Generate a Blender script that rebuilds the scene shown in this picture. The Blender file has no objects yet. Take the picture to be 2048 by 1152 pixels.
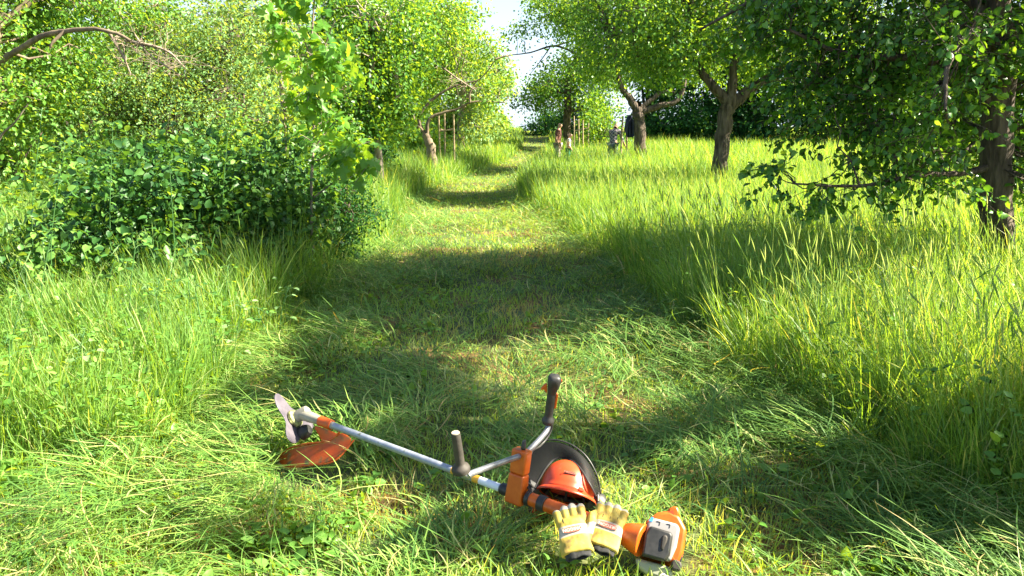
import bpy, bmesh, math, random
import numpy as np
from mathutils import Vector, Matrix
PI = math.pi
R = math.radians
scene = bpy.context.scene
COL = scene.collection

# ------------------------------------------------------------------ camera, sky, sun
CAMZ, PITCH, F = 1.55, R(11.4), 1518.0          # F: focal length in pixels of a 2048 wide picture
cam_d = bpy.data.cameras.new('camera')
cam = bpy.data.objects.new('camera', cam_d); COL.objects.link(cam)
cam.location = (0, 0, CAMZ); cam.rotation_euler = (R(90) - PITCH, 0, 0)
cam_d.sensor_width = 36; cam_d.lens = F / 2048 * 36; cam_d.clip_start = 0.05; cam_d.clip_end = 2000
scene.camera = cam
SUN_EL, SUN_AZ = R(41), R(91)                    # azimuth from +Y towards +X
world = bpy.data.worlds.new("World"); scene.world = world; world.use_nodes = True
wn = world.node_tree; bg = wn.nodes['Background']
sky = wn.nodes.new('ShaderNodeTexSky'); sky.sky_type = 'NISHITA'; sky.sun_disc = False
sky.sun_elevation = SUN_EL; sky.sun_rotation = SUN_AZ; sky.air_density = 1.0; sky.dust_density = 1.2
# thin bright haze low in the sky, over the blue
tcw = wn.nodes.new('ShaderNodeTexCoord'); sxw = wn.nodes.new('ShaderNodeSeparateXYZ'); mr = wn.nodes.new('ShaderNodeMapRange'); mxw = wn.nodes.new('ShaderNodeMix'); mxw.data_type = 'RGBA'
wn.links.new(tcw.outputs['Generated'], sxw.inputs[0]); wn.links.new(sxw.outputs[2], mr.inputs[0])
mr.inputs[1].default_value = -.02; mr.inputs[2].default_value = .34; mr.inputs[3].default_value = .85; mr.inputs[4].default_value = 0
wn.links.new(mr.outputs[0], mxw.inputs[0]); wn.links.new(sky.outputs[0], mxw.inputs[6]); mxw.inputs[7].default_value = (4.3, 5.2, 6.3, 1)
wn.links.new(mxw.outputs[2], bg.inputs[0]); bg.inputs[1].default_value = 0.05
sl = bpy.data.lights.new('sun', 'SUN'); sl.energy = 5.0; sl.angle = R(0.53); sl.color = (1.0, 0.91, 0.72)
sun = bpy.data.objects.new('sun', sl); COL.objects.link(sun)
SDIR = Vector((math.cos(SUN_EL) * math.sin(SUN_AZ), math.cos(SUN_EL) * math.cos(SUN_AZ), math.sin(SUN_EL)))
sun.rotation_euler = SDIR.to_track_quat('Z', 'Y').to_euler()
scene.view_settings.view_transform = 'Standard'; scene.view_settings.look = 'None'
scene.view_settings.exposure = 2.45; scene.view_settings.gamma = 1
try:
    scene.cycles.max_bounces = 7; scene.cycles.diffuse_bounces = 3; scene.cycles.transmission_bounces = 4
    scene.cycles.glossy_bounces = 2; scene.cycles.transparent_max_bounces = 6
    scene.cycles.use_denoising = True; scene.cycles.sample_clamp_indirect = 4
except Exception: pass

# ------------------------------------------------------------------ helpers
def U(px, py, y):
    """place seen at a pixel, at distance y"""
    k = (576 - py) / F
    fy = math.cos(PITCH) + k * math.sin(PITCH); fz = -math.sin(PITCH) + k * math.cos(PITCH)
    t = y / fy
    return Vector(((px - 1024) / F * t, y, CAMZ + fz * t))
def G(px, py, z=0.0):
    k = (576 - py) / F
    fy = math.cos(PITCH) + k * math.sin(PITCH); fz = -math.sin(PITCH) + k * math.cos(PITCH)
    t = (z - CAMZ) / fz
    return Vector(((px - 1024) / F * t, fy * t, z))
def proj(p):
    d = Vector(p) - Vector((0, 0, CAMZ))
    z = d.y * math.cos(PITCH) - d.z * math.sin(PITCH); u = d.y * math.sin(PITCH) + d.z * math.cos(PITCH)
    return 1024 + F * d.x / z, 576 - F * u / z
def PW(y):                                        # metres per pixel at distance y
    return y / F
def wave(x, y, seed, s=1.0, n=5):
    r = np.random.RandomState(seed); o = 0
    for i in range(n):
        a = r.uniform(0, 2 * PI); k = (0.6 + 1.1 * i) / s; o = o + np.sin((x * math.cos(a) + y * math.sin(a)) * k + r.uniform(0, 6.28)) / (1 + .5 * i)
    return o / 2.2
_py = [-300, 0, 14, 20, 25, 30, 35, 40, 45, 50, 55, 60, 66, 74, 90, 160, 400]
_pz = [0, 0, 0, .05, .13, .26, .42, .62, .88, 1.15, 1.42, 1.66, 1.84, 1.86, 0.6, -9, -22]
_fy = np.linspace(-300, 400, 1401); _fz = np.interp(_fy, _py, _pz)
_k = np.ones(9) / 9; _fz = np.convolve(np.pad(_fz, 4, mode='edge'), _k, mode='valid')
# the mown strip: centre and half width by distance
_cy = [0, 2, 2.8, 3.4, 4.2, 5.1, 6.5, 8, 10, 13, 17, 21, 25, 30, 35, 40, 50, 62, 75]
_cx = [.0, .0, .0, .0, .0, -.15, -.25, -.35, -.35, -.55, -1.05, -1.0, -.6, .0, .65, 1.15, 1.6, 1.85, 2.0]
_cw = [1.9, 1.9, 1.75, 1.65, 1.55, 1.5, 1.5, 1.5, 1.42, 1.38, 1.25, 1.1, 1.0, .85, .75, .75, .8, .9, .9]
def hz(x, y):
    x = np.asarray(x, float); y = np.asarray(y, float)
    z = np.interp(y, _fy, _fz)
    rel = np.abs(x - np.interp(y, _cy, _cx)) / np.interp(y, _cy, _cw)
    z = z + 0.035 * wave(x, y, 3, .9) * np.clip(y / 4, .3, 1) + .03 * np.clip(rel - .6, 0, 1)
    return z
def hzf(x, y): return float(hz(x, y))
def pathrel(x, y):
    rel = np.abs(x - np.interp(y, _cy, _cx)) / np.interp(y, _cy, _cw)
    return rel + .15 * wave(x, y, 11, .45) + .09 * wave(x, y, 12, .14)

def tag(o, label=None, cat=None, group=None, kind=None):
    if label: o['label'] = label
    if cat: o['category'] = cat
    if group: o['group'] = group
    if kind: o['kind'] = kind
    return o
def thing(name, label, cat, loc=(0, 0, 0), group=None, rz=0):
    o = bpy.data.objects.new(name, None); COL.objects.link(o); o.location = loc; o.rotation_euler = (0, 0, rz)
    o.empty_display_size = .1
    return tag(o, label, cat, group)
def npmesh(name, V, faces, mat, parent=None, tint=None, smooth=False, origin=None):
    """V (n,3); faces: list of (m,k) arrays"""
    me = bpy.data.meshes.new(name); V = np.asarray(V, np.float32)
    if origin is not None: V = V - np.asarray(origin, np.float32)
    faces = [f for f in faces if len(f)]
    me.vertices.add(len(V)); me.vertices.foreach_set('co', V.ravel())
    nl = sum(f.size for f in faces); npoly = sum(len(f) for f in faces)
    me.loops.add(nl); me.polygons.add(npoly)
    me.loops.foreach_set('vertex_index', np.concatenate([f.ravel() for f in faces]).astype(np.int32))
    tot = np.concatenate([np.full(len(f), f.shape[1], np.int32) for f in faces])
    me.polygons.foreach_set('loop_start', np.concatenate([[0], np.cumsum(tot)[:-1]]).astype(np.int32))
    me.polygons.foreach_set('loop_total', tot)
    if smooth: me.polygons.foreach_set('use_smooth', np.ones(npoly, bool))
    me.update(calc_edges=True)
    if tint is not None:
        a = me.attributes.new('tint', 'FLOAT', 'POINT'); a.data.foreach_set('value', np.asarray(tint, np.float32))
    if mat: me.materials.append(mat)
    o = bpy.data.objects.new(name, me); COL.objects.link(o)
    if parent: o.parent = parent
    return o

# ------------------------------------------------------------------ materials
def newmat(name):
    m = bpy.data.materials.new(name); m.use_nodes = True; nt = m.node_tree
    for n in list(nt.nodes):
        if n.type != 'OUTPUT_MATERIAL': nt.nodes.remove(n)
    return m, nt, [n for n in nt.nodes if n.type == 'OUTPUT_MATERIAL'][0]
def ramp(nt, stops):
    r = nt.nodes.new('ShaderNodeValToRGB'); e = r.color_ramp.elements
    while len(e) < len(stops): e.new(0.5)
    for i, (p, c) in enumerate(stops): e[i].position = p; e[i].color = (*c, 1)
    return r
def foliage(name, stops, tr=0.4, rough=.45, dcol=(.66, 1.05, 1.15), tcol=(1.12, 1.05, .3), spec=.35):
    m, nt, out = newmat(name); N = nt.nodes.new; L = nt.links.new
    at = N('ShaderNodeAttribute'); at.attribute_name = 'tint'
    rp = ramp(nt, stops); L(at.outputs['Fac'], rp.inputs[0])
    b = N('ShaderNodeBsdfPrincipled'); b.inputs['Roughness'].default_value = rough
    b.inputs['Specular IOR Level'].default_value = spec
    dm = N('ShaderNodeMix'); dm.data_type = 'RGBA'; dm.blend_type = 'MULTIPLY'; dm.inputs[0].default_value = 1; dm.inputs[7].default_value = (*dcol, 1)
    L(rp.outputs[0], dm.inputs[6]); L(dm.outputs[2], b.inputs['Base Color'])
    t = N('ShaderNodeBsdfTranslucent'); mul = N('ShaderNodeMix'); mul.data_type = 'RGBA'; mul.blend_type = 'MULTIPLY'
    mul.inputs[0].default_value = 1; L(rp.outputs[0], mul.inputs[6]); mul.inputs[7].default_value = (*tcol, 1)
    sc = N('ShaderNodeMix'); sc.data_type = 'RGBA'; sc.blend_type = 'ADD'; sc.inputs[0].default_value = 1
    L(mul.outputs[2], sc.inputs[6]); L(mul.outputs[2], sc.inputs[7])
    L(sc.outputs[2], t.inputs[0])
    mx = N('ShaderNodeMixShader'); mx.inputs[0].default_value = tr
    L(b.outputs[0], mx.inputs[1]); L(t.outputs[0], mx.inputs[2]); L(mx.outputs[0], out.inputs[0])
    return m
def noisy(name, c1, c2, scale=8, rough=.7, bump=.3, c3=None, detail=6, metal=0, stretch=(1, 1, 1), thr=(.35, .65), coord='Object', bd=.02, spec=.5):
    m, nt, out = newmat(name); N = nt.nodes.new; L = nt.links.new
    tc = N('ShaderNodeTexCoord'); mp = N('ShaderNodeMapping'); mp.inputs['Scale'].default_value = stretch
    L(tc.outputs[coord], mp.inputs[0])
    n = N('ShaderNodeTexNoise'); n.inputs['Scale'].default_value = scale; n.inputs['Detail'].default_value = detail
    L(mp.outputs[0], n.inputs['Vector'])
    rp = ramp(nt, [(thr[0], c1), (thr[1], c2)] if c3 is None else [(thr[0], c1), (thr[1], c2), (min(.98, thr[1] + .12), c3)])
    L(n.outputs[0], rp.inputs[0])
    b = N('ShaderNodeBsdfPrincipled'); b.inputs['Roughness'].default_value = rough; b.inputs['Metallic'].default_value = metal
    b.inputs['Specular IOR Level'].default_value = spec
    L(rp.outputs[0], b.inputs['Base Color'])
    if bump:
        bp = N('ShaderNodeBump'); bp.inputs['Strength'].default_value = bump; bp.inputs['Distance'].default_value = bd
        L(n.outputs[0], bp.inputs['Height']); L(bp.outputs[0], b.inputs['Normal'])
    L(b.outputs[0], out.inputs[0])
    return m
GR = foliage('grass', [(0, (.07, .13, .02)), (.4, (.17, .26, .034)), (.7, (.29, .37, .05)), (.88, (.46, .42, .13)), (1, (.42, .28, .10))], tr=.45, rough=.5, tcol=(.98, 1.0, .34), dcol=(.8, 1.07, 1.35), spec=.45)
GCUT = foliage('cut_grass', [(0, (.05, .12, .025)), (.5, (.14, .24, .04)), (.8, (.28, .36, .07)), (.92, (.46, .42, .17)), (1, (.40, .24, .09))], tr=.25, rough=.6, tcol=(1.28, 1.06, .28), dcol=(.98, 1.12, 1.15), spec=.3)
SEED = foliage('seed_head', [(0, (.16, .25, .05)), (1, (.42, .42, .18))], tr=.4, rough=.7, tcol=(1, 1, .6))
L_APPLE = foliage('apple_leaf', [(0, (.05, .11, .016)), (.5, (.12, .2, .028)), (1, (.25, .34, .05))], tr=.45, rough=.4)
L_DARK = foliage('shade_leaf', [(0, (.018, .052, .014)), (.6, (.04, .1, .022)), (1, (.09, .18, .035))], tr=.3, rough=.55, spec=.15)  # dark leaf tones; the shade over the wood edge is put into them
L_PEAR = foliage('pear_leaf', [(0, (.035, .09, .014)), (.6, (.095, .19, .025)), (1, (.22, .32, .045))], tr=.42, rough=.32, spec=.5)
L_LIGHT = foliage('light_leaf', [(0, (.08, .14, .02)), (.5, (.18, .27, .04)), (1, (.34, .42, .08))], tr=.42, rough=.42)
L_PALE = foliage('pale_leaf', [(0, (.09, .13, .03)), (.5, (.21, .27, .07)), (1, (.38, .42, .16))], tr=.38, rough=.5)
L_MAPLE = foliage('maple_leaf', [(0, (.08, .16, .02)), (.5, (.17, .28, .035)), (1, (.30, .40, .06))], tr=.45, rough=.4)
L_BRAM = foliage('bramble_leaf', [(0, (.03, .08, .025)), (.6, (.075, .16, .035)), (1, (.24, .34, .07))], tr=.34, rough=.42, dcol=(.8, 1.05, 1.0))
BARK = noisy('bark', (.03, .021, .014), (.14, .105, .075), 16, .92, 1.0, (.2, .19, .11), stretch=(1, 1, .22), bd=.07, detail=9)
BARKL = noisy('pale_bark', (.16, .12, .09), (.36, .31, .25), 7, .9, .8, (.42, .36, .16), stretch=(1, 1, .4), bd=.02)
BARKO = noisy('lichen_bark', (.09, .065, .045), (.22, .17, .11), 6, .9, .9, (.35, .23, .07), stretch=(1, 1, .5), bd=.02)
DEAD = noisy('dead_wood', (.16, .12, .085), (.33, .27, .2), 9, .9, .6)
STEM = foliage('green_stem', [(0, (.07, .13, .03)), (1, (.16, .22, .06))], tr=.1, rough=.5)
WOODP = noisy('stake_wood', (.26, .19, .11), (.42, .32, .2), 12, .85, .4, stretch=(4, 4, .5))

# ------------------------------------------------------------------ geometry builders
def tubes(paths, sides=6):
    """paths: list of (points (k,3), radii (k,)) -> V, quads"""
    Vs, Fs, off = [], [], 0
    for pts, rad in paths:
        P = np.asarray(pts, float); r = np.asarray(rad, float); k = len(P)
        T = np.gradient(P, axis=0); T /= np.linalg.norm(T, axis=1)[:, None] + 1e-9
        ref = np.array([0, 0, 1.0]) if abs(T[0, 2]) < .9 else np.array([1.0, 0, 0])
        A = np.cross(T, ref); A /= np.linalg.norm(A, axis=1)[:, None] + 1e-9
        B = np.cross(T, A)
        an = np.arange(sides) * 2 * PI / sides
        ring = P[:, None] + r[:, None, None] * (A[:, None] * np.cos(an)[None, :, None] + B[:, None] * np.sin(an)[None, :, None])
        Vs.append(ring.reshape(-1, 3))
        i = np.arange(k - 1)[:, None] * sides; j = np.arange(sides)[None]; j2 = (j + 1) % sides
        Fs.append(np.stack([off + i + j, off + i + j2, off + i + sides + j2, off + i + sides + j], -1).reshape(-1, 4))
        off += k * sides
    return np.concatenate(Vs), np.concatenate(Fs)
def crom(pts, n=6):
    P = [Vector(p) for p in pts]; P = [2 * P[0] - P[1]] + P + [2 * P[-1] - P[-2]]; out = []
    for i in range(1, len(P) - 2):
        for k in range(n):
            t = k / n; a, b, c, d = P[i - 1:i + 3]
            out.append(.5 * ((2 * b) + (c - a) * t + (2 * a - 5 * b + 4 * c - d) * t * t + (3 * b - a - 3 * c + d) * t ** 3))
    out.append(P[-2]); return np.array([tuple(v) for v in out])
def limb(pts, r0, r1, rng, knob=.07, n=6):
    P = crom(pts, n); k = len(P); r = np.linspace(r0, r1, k) * (1 + knob * rng.uniform(-1, 1, k))
    P[1:] += rng.normal(0, .2 * r1 + .05 * r0, (k - 1, 3)) * .4
    return P, r
# leaf shapes: rows of (u along, v across, w out of plane), faces
LEAF = {
 'lo': ([(0, 0, 0), (.5, .3, .06), (1, 0, -.05), (.5, -.3, .06)], [(0, 1, 2), (0, 2, 3)]),
 'mid': ([(0, 0, 0), (.3, .26, .05), (.66, .24, .03), (1, 0, -.12), (.66, -.24, .03), (.3, -.26, .05), (.5, 0, -.02)],
         [(0, 6, 1), (1, 6, 2), (2, 6, 3), (3, 6, 4), (4, 6, 5), (5, 6, 0)]),
 'oval': ([(0, 0, 0), (.14, 0, 0), (.27, .2, .05), (.5, .3, .07), (.76, .22, .03), (1, 0, -.14), (.76, -.22, .03), (.5, -.3, .07), (.27, -.2, .05), (.55, 0, -.02)],
          [(1, 9, 2), (2, 9, 3), (3, 9, 4), (4, 9, 5), (5, 9, 6), (6, 9, 7), (7, 9, 8), (8, 9, 1), (0, 2, 8)]),
 'maple': ([(0, 0, 0), (.02, .28, -.05), (-.02, .46, -.14), (.25, .38, -.02), (.42, .55, -.12), (.5, .3, .03), (.56, .2, .04), (.76, .24, 0), (1, 0, -.14), (.76, -.24, 0), (.56, -.2, .04),
            (.5, -.3, .03), (.42, -.55, -.12), (.25, -.38, -.02), (-.02, -.46, -.14), (.02, -.28, -.05), (.3, 0, 0)],
           [(16, i, i + 1) for i in range(0, 15)] + [(16, 15, 0)]),
}
def leafmesh(C, A, Nn, S, shape):
    """C base points, A axis, Nn rough normal, S size -> V, tris, per-vertex leaf id"""
    A = A / (np.linalg.norm(A, axis=1)[:, None] + 1e-9)
    B = np.cross(Nn, A); B /= np.linalg.norm(B, axis=1)[:, None] + 1e-9
    W = np.cross(A, B)
    T, Fc = LEAF[shape]; T = np.array(T); Fc = np.array(Fc); n, k = len(C), len(T)
    V = C[:, None] + S[:, None, None] * (A[:, None] * T[None, :, 0, None] + B[:, None] * T[None, :, 1, None] + W[:, None] * T[None, :, 2, None])
    Fa = (np.arange(n)[:, None, None] * k + Fc[None]).reshape(-1, 3)
    return V.reshape(-1, 3), Fa, np.repeat(np.arange(n), k)
def ball(rng, n, p=.27):
    d = rng.normal(size=(n, 3)); d /= np.linalg.norm(d, axis=1)[:, None]
    return d * (rng.uniform(0, 1, n) ** p)[:, None]
def at5(gx, gy, x=5.0): return (x, gy - .015 * (x - gx), (x - gx) * math.tan(SUN_EL))  # lobe centre on the sun ray to a ground spot meant for shade
def PL(px, py, y, rx, ry, rd):                    # a crown lobe by where it shows, with its depth radius in metres
    c = U(px, py, y); s = y / F * 1.02
    return (tuple(c), (rx * s, rd, ry * s))
def tree(name, label, cat, limbs, lobes, n, per, size, shape, leaf, bark, seed, twig=.35, droop=.3, group=None, spread=.5,
         leafname='crown', barkname='trunk', dead=None, tubesides=7, dens=1.0, upn=.8, links=True, bough=15, zfloor=None, shell=.27):
    rng = np.random.RandomState(seed)
    base = Vector(limbs[0][0][0]); root = thing(name, label, cat, base, group)
    paths = []; samp = []; sr = []
    for i, (pts, r0, r1) in enumerate(limbs):
        P, r = limb(pts, r0, r1, rng)
        if i == 0: r[0] *= 1.35; r[1] *= 1.12
        paths.append((P, r))
        st = int(len(P) * (.35 if i == 0 else .15)); samp.append(P[st:]); sr.append(r[st:])
    samp = np.concatenate(samp); sr = np.concatenate(sr)
    LC = np.array([l[0] for l in lobes]); LR = np.array([l[1] for l in lobes])
    w = (LR.prod(1)) ** .62; w /= w.sum(); nb = np.maximum(3, np.round(w * n / bough).astype(int)); bl = np.repeat(np.arange(len(lobes)), nb)
    bb = ball(rng, len(bl), .33); BC = LC[bl] + bb * LR[bl] * .86; br_ = 1.15 * LR[bl] / (nb[bl][:, None] ** .40) * rng.uniform(.6, 1.3, (len(bl), 1))
    bw = br_.prod(1) ** .6; bi = rng.choice(len(bl), n, p=bw / bw.sum()); sub_ = ball(rng, n, .33); sub_[:, 2] *= .75
    C = BC[bi] + sub_ * br_[bi]; idx = bl[bi]; b = bb[bi] * .6 + sub_ * .5
    btint = rng.normal(0, .12, len(bl))[bi]
    # break the smooth outline into sprays
    C += rng.normal(0, 1, (n, 3)) * LR[idx] * .04
    if zfloor is not None:
        k = C[:, 2] > zfloor; C = C[k]; b = b[k]; idx = idx[k]; btint = btint[k]; n = len(C)
    thin, thick = [], []
    if links:
        m = max(6, int(2.2 * math.sqrt(n)))
        S1 = [samp]; R1 = [sr]
        for j in rng.choice(n, min(m, n), replace=False):
            d = np.linalg.norm(samp - C[j], axis=1) + .6 * np.maximum(0, samp[:, 2] - C[j, 2]); q = d.argmin(); p = samp[q]
            ln = np.linalg.norm(C[j] - p)
            if ln < .1: continue
            t = np.linspace(0, 1, 6)[:, None]; P = p + (C[j] - p) * t; P[:, 2] += (np.sin(t[:, 0] * PI) * ln * .12)
            P[1:-1] += rng.normal(0, .05 * ln, (4, 3)); r0 = min(sr[q] * .6, .012 * ln + .006)
            thick.append((P, np.linspace(r0, r0 * .3, 6))); S1.append(P[1:]); R1.append(np.linspace(r0, r0 * .3, 6)[1:])
        S1 = np.concatenate(S1); R1 = np.concatenate(R1)
        for j in range(n):
            if rng.uniform() > .8: continue
            d = np.linalg.norm(S1 - C[j], axis=1); q = d.argmin(); ln = d[q]
            if ln > 2.2 or ln < .05: continue
            p = S1[q]; t = np.linspace(0, 1, 4)[:, None]; P = p + (C[j] - p) * t; P[1:-1] += rng.normal(0, .06 * ln, (2, 3))
            r0 = min(R1[q], .006 + .003 * ln); thin.append((P, np.linspace(r0, r0 * .35, 4)))
    D = b * .8 + rng.normal(0, .5, (n, 3)); D[:, 2] -= droop * .6; D /= np.linalg.norm(D, axis=1)[:, None]
    if spread < .3:
        for j in range(n): thin.append((np.array([C[j], C[j] + D[j] * twig * .5 + [0, 0, .01], C[j] + D[j] * twig]), np.array([.004, .003, .0015])))
    K = rng.poisson(per, n) + 1; ci = np.repeat(np.arange(n), K); M = len(ci)
    s = rng.uniform(0, 1, M); Lc = C[ci] + D[ci] * (twig * s)[:, None] + rng.normal(0, twig * .28 * spread * 2, (M, 3))
    A = D[ci] * .7 + rng.normal(0, .7 if spread >= .3 else .85, (M, 3)); A[:, 2] -= droop
    Nn = rng.normal(0, .6, (M, 3)); Nn[:, 2] += upn
    S = size * rng.uniform(.6, 1.25, M)
    if zfloor is not None: Lc[:, 2] = np.maximum(Lc[:, 2], zfloor)
    V, Fa, li = leafmesh(Lc, A, Nn, S, shape)
    ct = rng.normal(0, .12, n) + btint; tint = np.clip(.45 + ct[ci] + rng.normal(0, .17, M) + .25 * (s - .5), 0, 1)
    V1, F1 = tubes(paths, 10)
    parts = [(V1, F1)]
    if thick: parts.append(tubes(thick, 5))
    if thin: parts.append(tubes(thin, 3))
    off = 0; VV, FF = [], []
    for v, f in parts: VV.append(v); FF.append(f + off); off += len(v)
    npmesh(barkname, np.concatenate(VV), [np.concatenate(FF)], bark, root, smooth=True, origin=base)
    npmesh(leafname, V, [Fa], leaf, root, tint=tint[li], origin=base)
    if dead:
        pp = []
        for pts, r0, r1, nb in dead:
            P, r = limb(pts, r0, r1, rng); pp.append((P, r))
            for _ in range(nb):
                q = rng.randint(2, len(P)); d = rng.normal(0, 1, 3); d[2] *= .6; d /= np.linalg.norm(d); ln = rng.uniform(.3, 1.1) * (np.linalg.norm(P[-1] - P[0]) * .35)
                t = np.linspace(0, 1, 6)[:, None]; Q = P[q] + d * ln * t + np.cumsum(rng.normal(0, .05 * ln, (6, 3)), 0) * (t > 0)
                pp.append((Q, np.linspace(r[q] * .4, .003, 6)))
                for _ in range(3):
                    g = rng.randint(2, 6); d2 = d + rng.normal(0, .7, 3); l2 = ln * .45
                    t4 = np.linspace(0, 1, 4)[:, None]; pp.append((Q[g] + d2 * l2 * t4 + rng.normal(0, .03 * ln, (4, 3)) * (t4 > 0), np.linspace(r[q] * .18, .002, 4)))
        v, f = tubes(pp, 4); npmesh('dead_branches', v, [f], DEAD, root, smooth=True, origin=base)
    return root
def ground_pt(px, y, dz=-.05):
    x = (px - 1024) / F * (y * math.cos(PITCH) + (CAMZ) * math.sin(PITCH))
    return Vector((x, y, hzf(x, y) + dz))
def L3(*pts): return [U(*p) if len(p) == 3 else Vector(p[1:]) for p in pts]

# ------------------------------------------------------------------ ground
def ground():
    xs = np.concatenate([np.linspace(-300, -30, 28)[:-1], np.linspace(-30, -6, 60)[:-1], np.linspace(-6, 6, 160)[:-1], np.linspace(6, 30, 60)[:-1], np.linspace(30, 300, 28)])
    ys = np.concatenate([np.linspace(-60, 0, 20)[:-1], np.linspace(0, 14, 190)[:-1], np.linspace(14, 80, 160)[:-1], np.linspace(80, 400, 60)])
    X, Y = np.meshgrid(xs, ys); Z = hz(X, Y) - .012
    V = np.stack([X, Y, Z], -1).reshape(-1, 3); nx, ny = len(xs), len(ys)
    i = (np.arange(ny - 1)[:, None] * nx + np.arange(nx - 1)[None]).ravel()
    Fa = np.stack([i, i + 1, i + nx + 1, i + nx], -1)
    m, nt, out = newmat('orchard_soil'); N = nt.nodes.new; L = nt.links.new
    tc = N('ShaderNodeTexCoord'); n1 = N('ShaderNodeTexNoise'); n1.inputs['Scale'].default_value = 14; n1.inputs['Detail'].default_value = 9
    n2 = N('ShaderNodeTexNoise'); n2.inputs['Scale'].default_value = 1.3; n2.inputs['Detail'].default_value = 5
    L(tc.outputs['Object'], n1.inputs['Vector']); L(tc.outputs['Object'], n2.inputs['Vector'])
    r1 = ramp(nt, [(.3, (.03, .045, .012)), (.5, (.06, .085, .02)), (.7, (.1, .12, .035))]); L(n1.outputs[0], r1.inputs[0])
    r2 = ramp(nt, [(.3, (.05, .03, .010)), (.5, (.12, .065, .02)), (.7, (.22, .12, .03))]); L(n1.outputs[0], r2.inputs[0])
    r3 = ramp(nt, [(.48, (0, 0, 0)), (.6, (1, 1, 1))]); L(n2.outputs[0], r3.inputs[0])
    mx = N('ShaderNodeMix'); mx.data_type = 'RGBA'; L(r3.outputs[0], mx.inputs[0]); L(r1.outputs[0], mx.inputs[6]); L(r2.outputs[0], mx.inputs[7])
    b = N('ShaderNodeBsdfPrincipled'); b.inputs['Roughness'].default_value = .95; L(mx.outputs[2], b.inputs['Base Color'])
    bp = N('ShaderNodeBump'); bp.inputs['Strength'].default_value = .8; bp.inputs['Distance'].default_value = .03; L(n1.outputs[0], bp.inputs['Height']); L(bp.outputs[0], b.inputs['Normal'])
    L(b.outputs[0], out.inputs[0])
    o = npmesh('ground', V, [Fa], m, smooth=True); tag(o, kind='structure')
ground()

# ------------------------------------------------------------------ grass
def blades(P, h, w, az, lean, bend, segs, rng, curl=0, face=None):
    n = len(P); f = rng.uniform(0, PI, n) if face is None else face
    pts = [P.copy()]; p = P.copy(); th = lean.copy(); a = az.copy()
    for k in range(segs):
        st = h / segs
        d = np.stack([np.sin(th) * np.cos(a), np.sin(th) * np.sin(a), np.cos(th)], -1); p = p + d * st[:, None]; pts.append(p.copy())
        th = th + bend / segs; a = a + curl / segs
    side = np.stack([np.cos(f), np.sin(f), np.zeros(n)], -1)
    lv = []
    for k in range(segs):
        s = k / segs; ww = (w * (.75 + .5 * s if s < .5 else 1.25 - .65 * s) * .5)[:, None]
        lv.append(pts[k] - side * ww); lv.append(pts[k] + side * ww)
    lv.append(pts[-1]); V = np.stack(lv, 1); m = 2 * segs + 1
    q = []
    for k in range(segs - 1): q += [(2 * k, 2 * k + 1, 2 * k + 3), (2 * k, 2 * k + 3, 2 * k + 2)]
    q.append((2 * segs - 2, 2 * segs - 1, 2 * segs)); q = np.array(q)
    Fa = (np.arange(n)[:, None, None] * m + q[None]).reshape(-1, 3)
    return V.reshape(-1, 3), Fa, m, np.stack(pts, 1)
def sample(rng, n, y0, y1, fall, spread=.74, pad=1.0):
    """points over the ground the view takes in, thinning with distance"""
    g = np.linspace(y0, y1, 2000); p = (g ** -fall) * (spread * g + pad); c = np.cumsum(p); c /= c[-1]
    y = np.interp(rng.uniform(0, 1, n), c, g); x = rng.uniform(-1, 1, n) * (spread * y + pad)
    return x, y
def brown(x, y):                                  # worn thatch patches along the mown strip
    b = np.zeros_like(x)
    for (px, py, rx, ry) in [(1010, 755, .62, .34), (1075, 620, .35, .28), (920, 790, .4, .2), (1120, 700, .4, .22), (840, 668, .35, .12), (370, 925, .18, .1), (1020, 520, .6, .5), (860, 990, .5, .16), (1150, 790, .35, .12)]:
        c = G(px, py); b = np.maximum(b, np.exp(-((x - c.x) / rx / 1.25) ** 2 - ((y - c.y) / ry / 1.25) ** 2) * (.8 + .25 * wave(x, y, 91, .12)))
    return b
def clear(x, y):
    o = np.zeros_like(x, bool)
    for px, py, r in ((590, 932, .12), (600, 965, .11), (650, 960, .12), (700, 940, .08), (630, 925, .12), (668, 915, .12), (1150, 1110, .09), (1205, 1105, .09), (1130, 1000, .14), (1300, 1125, .12), (1345, 1125, .12), (1060, 1010, .06)):
        c = G(px, py); o |= (x - c.x) ** 2 + (y - c.y) ** 2 < r * r
    return o
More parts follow.
